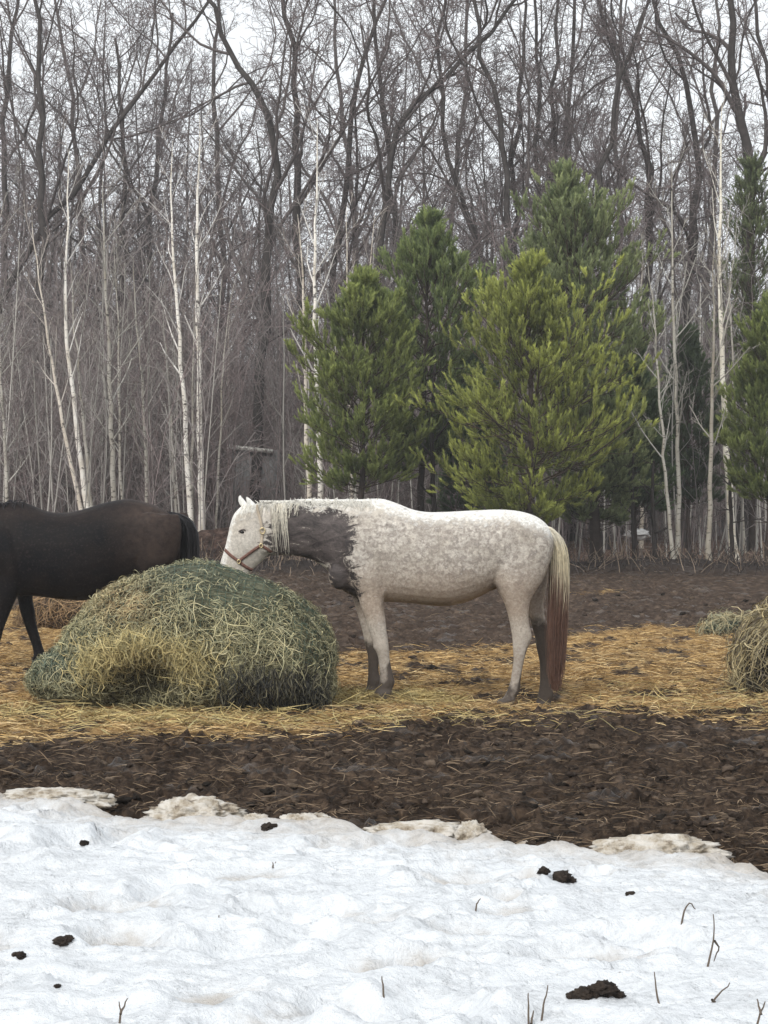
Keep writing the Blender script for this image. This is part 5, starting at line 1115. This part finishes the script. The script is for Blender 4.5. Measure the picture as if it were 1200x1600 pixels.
class Mound:
    """Hay heap lofted along x from a photograph outline (u, top v, half depth m, base v) at distance Y."""
    def __init__(s, rows, Y, n=90, m=72, zmax=.48, amp=.05, seed=0, dents=()):
        R = resample(rows, n); s.Y = Y; a = np.linspace(0, 2 * math.pi, m, endpoint=False)
        V = []
        for u, vt, hd, vb in R:
            top, bot = CAMH - (vt - HZ) * Y / F, CAMH - (vb - HZ) * Y / F; x = (u - 600) * Y / F
            c, sn = np.cos(a), np.sin(a)
            y = np.sign(c) * np.abs(c) ** (2 / 2.3) * hd
            f = np.where(sn >= 0, (1 - zmax) + zmax * np.abs(sn) ** (2 / 2.1), (1 - zmax) * (1 - np.abs(sn) ** (2 / 3.0)))
            # f = 1 at top; belly at 1-zmax
            V.append(np.stack([np.full(m, x), Y + y, bot + (top - bot) * f], -1))
        V = np.array(V); s.n, s.m = n, m
        N = nrm(np.cross(np.gradient(V, axis=0), np.roll(V, -1, 1) - np.roll(V, 1, 1)))
        ctr = V.mean(1, keepdims=True); N *= np.sign((N * (V - ctr)).sum(-1, keepdims=True) + 1e-9)
        p = V.reshape(-1, 3)
        dsp = amp * fbm(p * 2.6 + seed, 4) + .35 * amp * fbm(p * 9 + seed, 3, .5, True)
        V = (p + N.reshape(-1, 3) * dsp[:, None])
        u, v = uv_of(V[:, 0], V[:, 1], V[:, 2]); front = N.reshape(-1, 3)[:, 1] < .15
        s.hol = np.zeros(len(V))
        for du, dv, ru, rv, dep in dents:
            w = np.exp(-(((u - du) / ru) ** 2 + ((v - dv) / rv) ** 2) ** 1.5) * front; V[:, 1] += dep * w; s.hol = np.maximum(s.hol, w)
        s.V, s.N = V, N.reshape(-1, 3); s.u, s.v = uv_of(V[:, 0], V[:, 1], V[:, 2])
        i = np.arange(n - 1)[:, None] * m; j = np.arange(m)[None]
        s.Q = np.stack(np.broadcast_arrays(i + j, i + (j + 1) % m, i + m + (j + 1) % m, i + m + j), -1).reshape(-1, 4)
    def sample(s, rng, n):
        q = s.Q; a = np.linalg.norm(np.cross(s.V[q[:, 2]] - s.V[q[:, 0]], s.V[q[:, 3]] - s.V[q[:, 1]]), axis=1) + 1e-12
        k = rng.choice(len(q), n, p=a / a.sum()); w = rng.rand(n, 2)
        A, B, C_, D = (s.V[q[k, j]] for j in range(4)); p = (A * (1 - w[:, :1]) + B * w[:, :1]) * (1 - w[:, 1:]) + (D * (1 - w[:, :1]) + C_ * w[:, :1]) * w[:, 1:]
        return p, nrm(s.N[q[k, 0]]), s.hol[q[k, 0]]
def blades(rng, p, N, L, w, C, down=.35, lift=.02, bend=.35, K=6, dirs=None):
    n = len(p); t3 = rng.normal(size=(n, 3)) + np.array([0, 0, -1.0]) * down if dirs is None else dirs
    d = nrm(t3 - (t3 * N).sum(-1, keepdims=True) * N); s = np.cross(N, d); t = np.linspace(-.5, .5, K)
    b1 = rng.normal(0, bend, n); b2 = rng.normal(0, bend * .5, n)
    Pt = p[:, None] + d[:, None] * (L[:, None] * t)[..., None] + s[:, None] * ((b1 * L)[:, None] * (t ** 2 * 2) + (b2 * L)[:, None] * np.sin(t * 5))[..., None]
    Pt = Pt + N[:, None] * (rng.uniform(0.003, lift, n)[:, None] + (rng.rand(n) ** 3 * lift * 2.0)[:, None] * (1 - 4 * t ** 2)[None])[..., None]
    sd = nrm(s + N * rng.normal(0, .7, (n, 1)))
    W = (w * rng.uniform(.6, 1.25, n))[:, None] * np.interp(t, [-.5, -.3, .35, .5], [.6, 1, .9, .25])[None]
    return ribbons(Pt, W, sd, C)

def pick(rng, pal, n): return np.asarray(pal)[rng.randint(0, len(pal), n)] * rng.uniform(.75, 1.2, (n, 1))
def build_bale():
    Y = 17.75; rng = RNG(61)
    mo = Mound([(54, 1052, .05, 1066), (66, 1036, .28, 1070), (85, 1022, .42, 1076), (108, 1000, .52, 1082), (130, 974, .60, 1088), (155, 944, .66, 1094), (185, 921, .72, 1098), (215, 908, .76, 1101), (250, 897, .80, 1104), (285, 889, .82, 1106), (318, 886, .83, 1108), (350, 890, .83, 1110),
                (385, 903, .82, 1112), (420, 919, .80, 1114), (450, 930, .77, 1113), (475, 948, .72, 1108), (495, 972, .64, 1100), (508, 995, .52, 1088), (515, 1014, .36, 1070), (517, 1030, .10, 1050)], Y, 110, 84, .50, .075, 2.0,
               dents=((228, 1058, 58, 30, .30), (400, 1088, 62, 20, .10), (455, 1092, 30, 28, .05)))
    base = np.array([P(300, 0, Y)[0], Y, 0.0]); root = empty('hay_bale', base, 'large sagging hay bale in a green net, hollowed at lower left, under the grey horse', 'hay bale', 'round bales of hay')
    mo.V[:, 2] -= .03 * (mo.V[:, 2] < .3)
    def bald_f(u, v, p): return np.clip(np.maximum(sstep(225, 275, u) * (1 - sstep(925, 985, v - .12 * np.abs(u - 330))) * (.85 + .7 * noise(p * 3)), .8 * sstep(430, 475, u) * (1 - sstep(1040, 1070, v)) * (.7 + .9 * noise(p * 4))), 0, 1)
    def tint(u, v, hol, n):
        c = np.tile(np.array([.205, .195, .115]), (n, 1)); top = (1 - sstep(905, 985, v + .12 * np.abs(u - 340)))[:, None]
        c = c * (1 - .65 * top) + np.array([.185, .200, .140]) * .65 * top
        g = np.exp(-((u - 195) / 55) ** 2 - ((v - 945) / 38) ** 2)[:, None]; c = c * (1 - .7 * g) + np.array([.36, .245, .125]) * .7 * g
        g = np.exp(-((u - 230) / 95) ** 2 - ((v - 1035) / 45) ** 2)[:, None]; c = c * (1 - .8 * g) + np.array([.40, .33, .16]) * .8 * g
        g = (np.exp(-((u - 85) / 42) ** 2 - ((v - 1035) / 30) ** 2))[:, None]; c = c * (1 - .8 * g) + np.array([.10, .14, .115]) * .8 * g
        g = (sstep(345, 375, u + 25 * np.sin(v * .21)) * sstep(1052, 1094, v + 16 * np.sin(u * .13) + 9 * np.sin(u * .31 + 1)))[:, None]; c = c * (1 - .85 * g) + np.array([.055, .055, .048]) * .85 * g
        return c * (1 - .78 * hol[:, None])  # shade of the hollow painted into the hay colour
    C = tint(mo.u, mo.v, mo.hol, len(mo.V)) * (.30 + .55 * bald_f(mo.u, mo.v, mo.V))[:, None]  # core darkened: shadow between the blades put into the colour
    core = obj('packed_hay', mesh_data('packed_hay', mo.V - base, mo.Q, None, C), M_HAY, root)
    n = 60000; p, N, hol = mo.sample(rng, n); u, v = uv_of(p[:, 0], p[:, 1], p[:, 2])
    bald = bald_f(u, v, p); kk = rng.rand(n) > np.clip(bald, 0, .95); p, N, hol, u, v = p[kk], N[kk], hol[kk], u[kk], v[kk]; n = len(p)
    c = tint(u, v, hol * .8, n) * rng.uniform(.55, 1.5, (n, 1)) * np.clip(1 + 1.1 * fbm(p * 5 + 3, 3), .35, 1.7)[:, None]; br = rng.rand(n) < .38; c[br] = c[br] * .4 + .75 * pick(rng, [(.54, .48, .27), (.46, .42, .26), (.38, .37, .25)], br.sum()) * (1 - .7 * hol[br, None])
    mb = MB(); V, Q, Cv = blades(rng, p, N, rng.uniform(.03, .11, n), .0021, c, down=.3, lift=.020, bend=.10); mb.add(V, Q, None, Cv)
    # tufts pulled through the net: bold pale wisps
    n = 1400; p, N, hol = mo.sample(rng, n * 3); u, v = uv_of(p[:, 0], p[:, 1], p[:, 2]); wgt = np.clip(.10 - .6 * bald_f(u, v, p) + np.exp(-((u - 380) / 120) ** 2 - ((v - 1000) / 55) ** 2) + .8 * np.exp(-((u - 300) / 60) ** 2 - ((v - 1030) / 50) ** 2), 0, 1) * (N[:, 1] < .3)
    k = np.where(rng.rand(n * 3) < wgt)[0][:n]; p, N, u, v = p[k], N[k], u[k], v[k]
    V, Q, Cv = blades(rng, p, N, rng.uniform(.06, .26, len(k)), .0026, pick(rng, [(.52, .47, .27), (.44, .42, .26), (.58, .52, .32)], len(k)), down=.25, lift=.035, bend=.2, K=8); mb.add(V, Q, None, Cv)
    # golden fringe hanging over the hollow and round its rim
    n = 900; a = rng.uniform(-.1, math.pi + .1, n); uu = 222 + 78 * np.cos(a) + rng.normal(0, 22, n); vv = 1052 - 38 * np.sin(a) + rng.normal(0, 13, n)
    tr = BVHTree.FromPolygons([tuple(x) for x in mo.V], [tuple(x) for x in mo.Q]); pp, NN = [], []
    for a_, b_ in zip(uu, vv):
        d = Vector(P(a_, b_, 10.0)) - Vector((0, 0, CAMH)); hit = tr.ray_cast(Vector((0, 0, CAMH)), d.normalized())
        if hit[0] is not None: pp.append(np.array(hit[0]) + np.array([0, -.02, 0])); NN.append([0, -1, .25])
    pp = np.array(pp); NN = nrm(np.array(NN)); n = len(pp); dd = np.stack([rng.normal(.2, 1.0, n), np.zeros(n), -np.ones(n)], -1)
    V, Q, Cv = blades(rng, pp, NN, rng.uniform(.05, .20, n), .0030, pick(rng, [(.50, .41, .19), (.58, .48, .24), (.42, .35, .17), (.30, .26, .13)], n), lift=.05, bend=.4, dirs=dd); mb.add(V, Q, None, Cv)
    # dark stalks hanging from the worn right underside
    n = 900; uu = np.clip(rng.normal(435, 45, n), 345, 508); vv = rng.uniform(1060, 1100, n) - 10 * np.abs(rng.normal(0, 1, n)); pp = []
    for a_, b_ in zip(uu, vv):
        d = Vector(P(a_, b_, 10.0)) - Vector((0, 0, CAMH)); hit = tr.ray_cast(Vector((0, 0, CAMH)), d.normalized()); pp.append(np.array(hit[0]) + np.array([0, -.03, -.03]) if hit[0] is not None else [0, 0, -9])
    pp = np.array(pp); pp = pp[pp[:, 2] > -1]; n = len(pp); NN = np.tile(nrm(np.array([[0, -1, .1]])), (n, 1)); dd = np.stack([rng.normal(0, .35, n), np.zeros(n), -np.ones(n)], -1)
    V, Q, Cv = blades(rng, pp, NN, rng.uniform(.05, .2, n), .0036, pick(rng, [(.035, .035, .033), (.06, .058, .045), (.17, .155, .10), (.02, .02, .02), (.11, .10, .07)], n), lift=.03, bend=.2, dirs=dd); mb.add(V, Q, None, Cv)
    V, Q, _, Cv = mb.arrays(); tag(obj('loose_hay', mesh_data('loose_hay', V - base, Q, None, Cv), M_BLADE, root), kind='stuff')
    # the net: strands round and along the bale
    W = mo.V + mo.N * .012; W = W.reshape(mo.n, mo.m, 3); mb = MB(); rr = RNG(4)
    arc = np.arange(mo.m // 2 + 1) if True else None
    for i in range(3, mo.n - 3, 2):
        q = W[i, arc] + rr.normal(0, .003, (len(arc), 3)); V, Q, Cv = tubes(q[None], np.full((1, len(arc)), .0026), 3); mb.add(V, Q)
    for j in arc[1:-1:1]:
        q = W[3:-3, j] + rr.normal(0, .003, (mo.n - 6, 3)); V, Q, Cv = tubes(q[None], np.full((1, len(q)), .0026), 3); mb.add(V, Q)
    V, Q, _, Cv = mb.arrays(); tag(obj('net', mesh_data('net', V - base, Q, None, Cv), M_NET, root))
    return mo
BALE = build_bale()

def heap(name, rows, Y, label, cat, group, pal, core_c, nbl, seed, amp=.08, dents=(), ln=(.1, .45), net=False, down=.5, n=40, m=48):
    mo = Mound(rows, Y, n, m, .5, amp, seed, dents); rng = RNG(seed + 5); mid = (rows[0][0] + rows[-1][0]) / 2
    base = np.array([P(mid, 0, Y)[0], Y, 0.0]); root = empty(name, base, label, cat, group)
    C = np.tile(np.asarray(core_c), (len(mo.V), 1)) * (1 - .6 * mo.hol[:, None]); obj('packed_hay', mesh_data('packed_hay', mo.V - base, mo.Q, None, C), M_HAY, root)  # core painted darker in the dents, as shade in the hollows
    p, N, hl = mo.sample(rng, nbl); kk = rng.rand(nbl) > hl * .75; p, N = p[kk], N[kk]; nbl = len(p); V, Q, Cv = blades(rng, p, N, rng.uniform(*ln, nbl), .0042, pick(rng, pal, nbl), down=down, lift=.06, bend=.4)
    tag(obj('loose_hay', mesh_data('loose_hay', V - base, Q, None, Cv), M_BLADE, root), kind='stuff')
    if net:
        W = (mo.V + mo.N * .015).reshape(mo.n, mo.m, 3); mb = MB()
        for i in range(2, mo.n - 2): q = W[i, :mo.m // 2 + 1]; V, Q, _ = tubes(q[None], np.full((1, len(q)), .0018), 3); mb.add(V, Q)
        for j in range(1, mo.m // 2): q = W[2:-2, j]; V, Q, _ = tubes(q[None], np.full((1, len(q)), .003), 3); mb.add(V, Q)
        V, Q, _, Cv = mb.arrays(); obj('net', mesh_data('net', V - base, Q, None, Cv), M_NET, root)
heap('hay_bale', [(1164, 1040, .05, 1060), (1170, 1012, .3, 1068), (1180, 996, .45, 1073), (1190, 988, .52, 1076), (1204, 978, .60, 1078), (1228, 962, .68, 1080), (1260, 945, .72, 1082), (1300, 942, .7, 1082), (1340, 948, .62, 1080), (1370, 980, .45, 1075), (1384, 1020, .15, 1060)], 18.9,
     'shaggy torn-open hay bale cut off by the right picture edge', 'hay bale', 'round bales of hay', [(.42, .34, .18), (.34, .28, .16), (.26, .23, .15), (.12, .10, .075), (.5, .42, .25)], (.055, .048, .035), 5600, 71, .10, ((1186, 1038, 12, 34, .25), (1215, 1045, 26, 30, .25)), (.12, .5), down=1.2)
heap('hay_heap', [(1100, 985, .03, 989), (1112, 978, .14, 992), (1128, 972, .2, 994), (1142, 970, .22, 995), (1155, 973, .2, 995), (1168, 979, .14, 994), (1178, 986, .04, 991)], 25.6, 'small low heap of hay under a scrap of green net, left of the torn bale', 'hay heap', 'hay heaps on the straw',
     [(.40, .34, .20), (.34, .30, .18), (.28, .28, .19)], (.14, .13, .09), 700, 72, .05, (), (.08, .3), net=True)
heap('hay_heap', [(38, 968, .03, 974), (50, 946, .3, 978), (66, 936, .45, 980), (90, 931, .5, 982), (115, 934, .5, 982), (138, 942, .4, 980), (155, 956, .25, 978), (166, 970, .04, 975)], 27.0, 'brown heap of old hay seen under the black horse\'s belly', 'hay heap', 'hay heaps on the straw',
     [(.30, .19, .10), (.22, .145, .085), (.38, .26, .14), (.14, .095, .06)], (.10, .068, .042), 1500, 73, .10, (), (.1, .4), down=1.0)

# ------------------------------------------------------------------ haze
def build_haze():
    m = bpy.data.materials.new('air'); m.use_nodes = True; nt = m.node_tree; nt.nodes.clear()
    o_ = nt.nodes.new('ShaderNodeOutputMaterial'); v = nt.nodes.new('ShaderNodeVolumePrincipled')
    v.inputs['Color'].default_value = (.95, .955, .965, 1); v.inputs['Density'].default_value = HAZE; v.inputs['Anisotropy'].default_value = 0.2
    nt.links.new(v.outputs[0], o_.inputs['Volume'])
    x0, x1, y0, y1, z0, z1 = -420, 420, -60, 420, -1.5, 21
    V = [(x, y, z) for z in (z0, z1) for y in (y0, y1) for x in (x0, x1)]
    tag(obj('haze', mesh_data('haze', V, [(0, 2, 3, 1), (4, 5, 7, 6), (0, 1, 5, 4), (2, 6, 7, 3), (0, 4, 6, 2), (1, 3, 7, 5)], smooth=False), m), 'thin grey winter haze between the trees', 'haze', kind='stuff')
HAZE = 0.0010
if HAZE: build_haze()
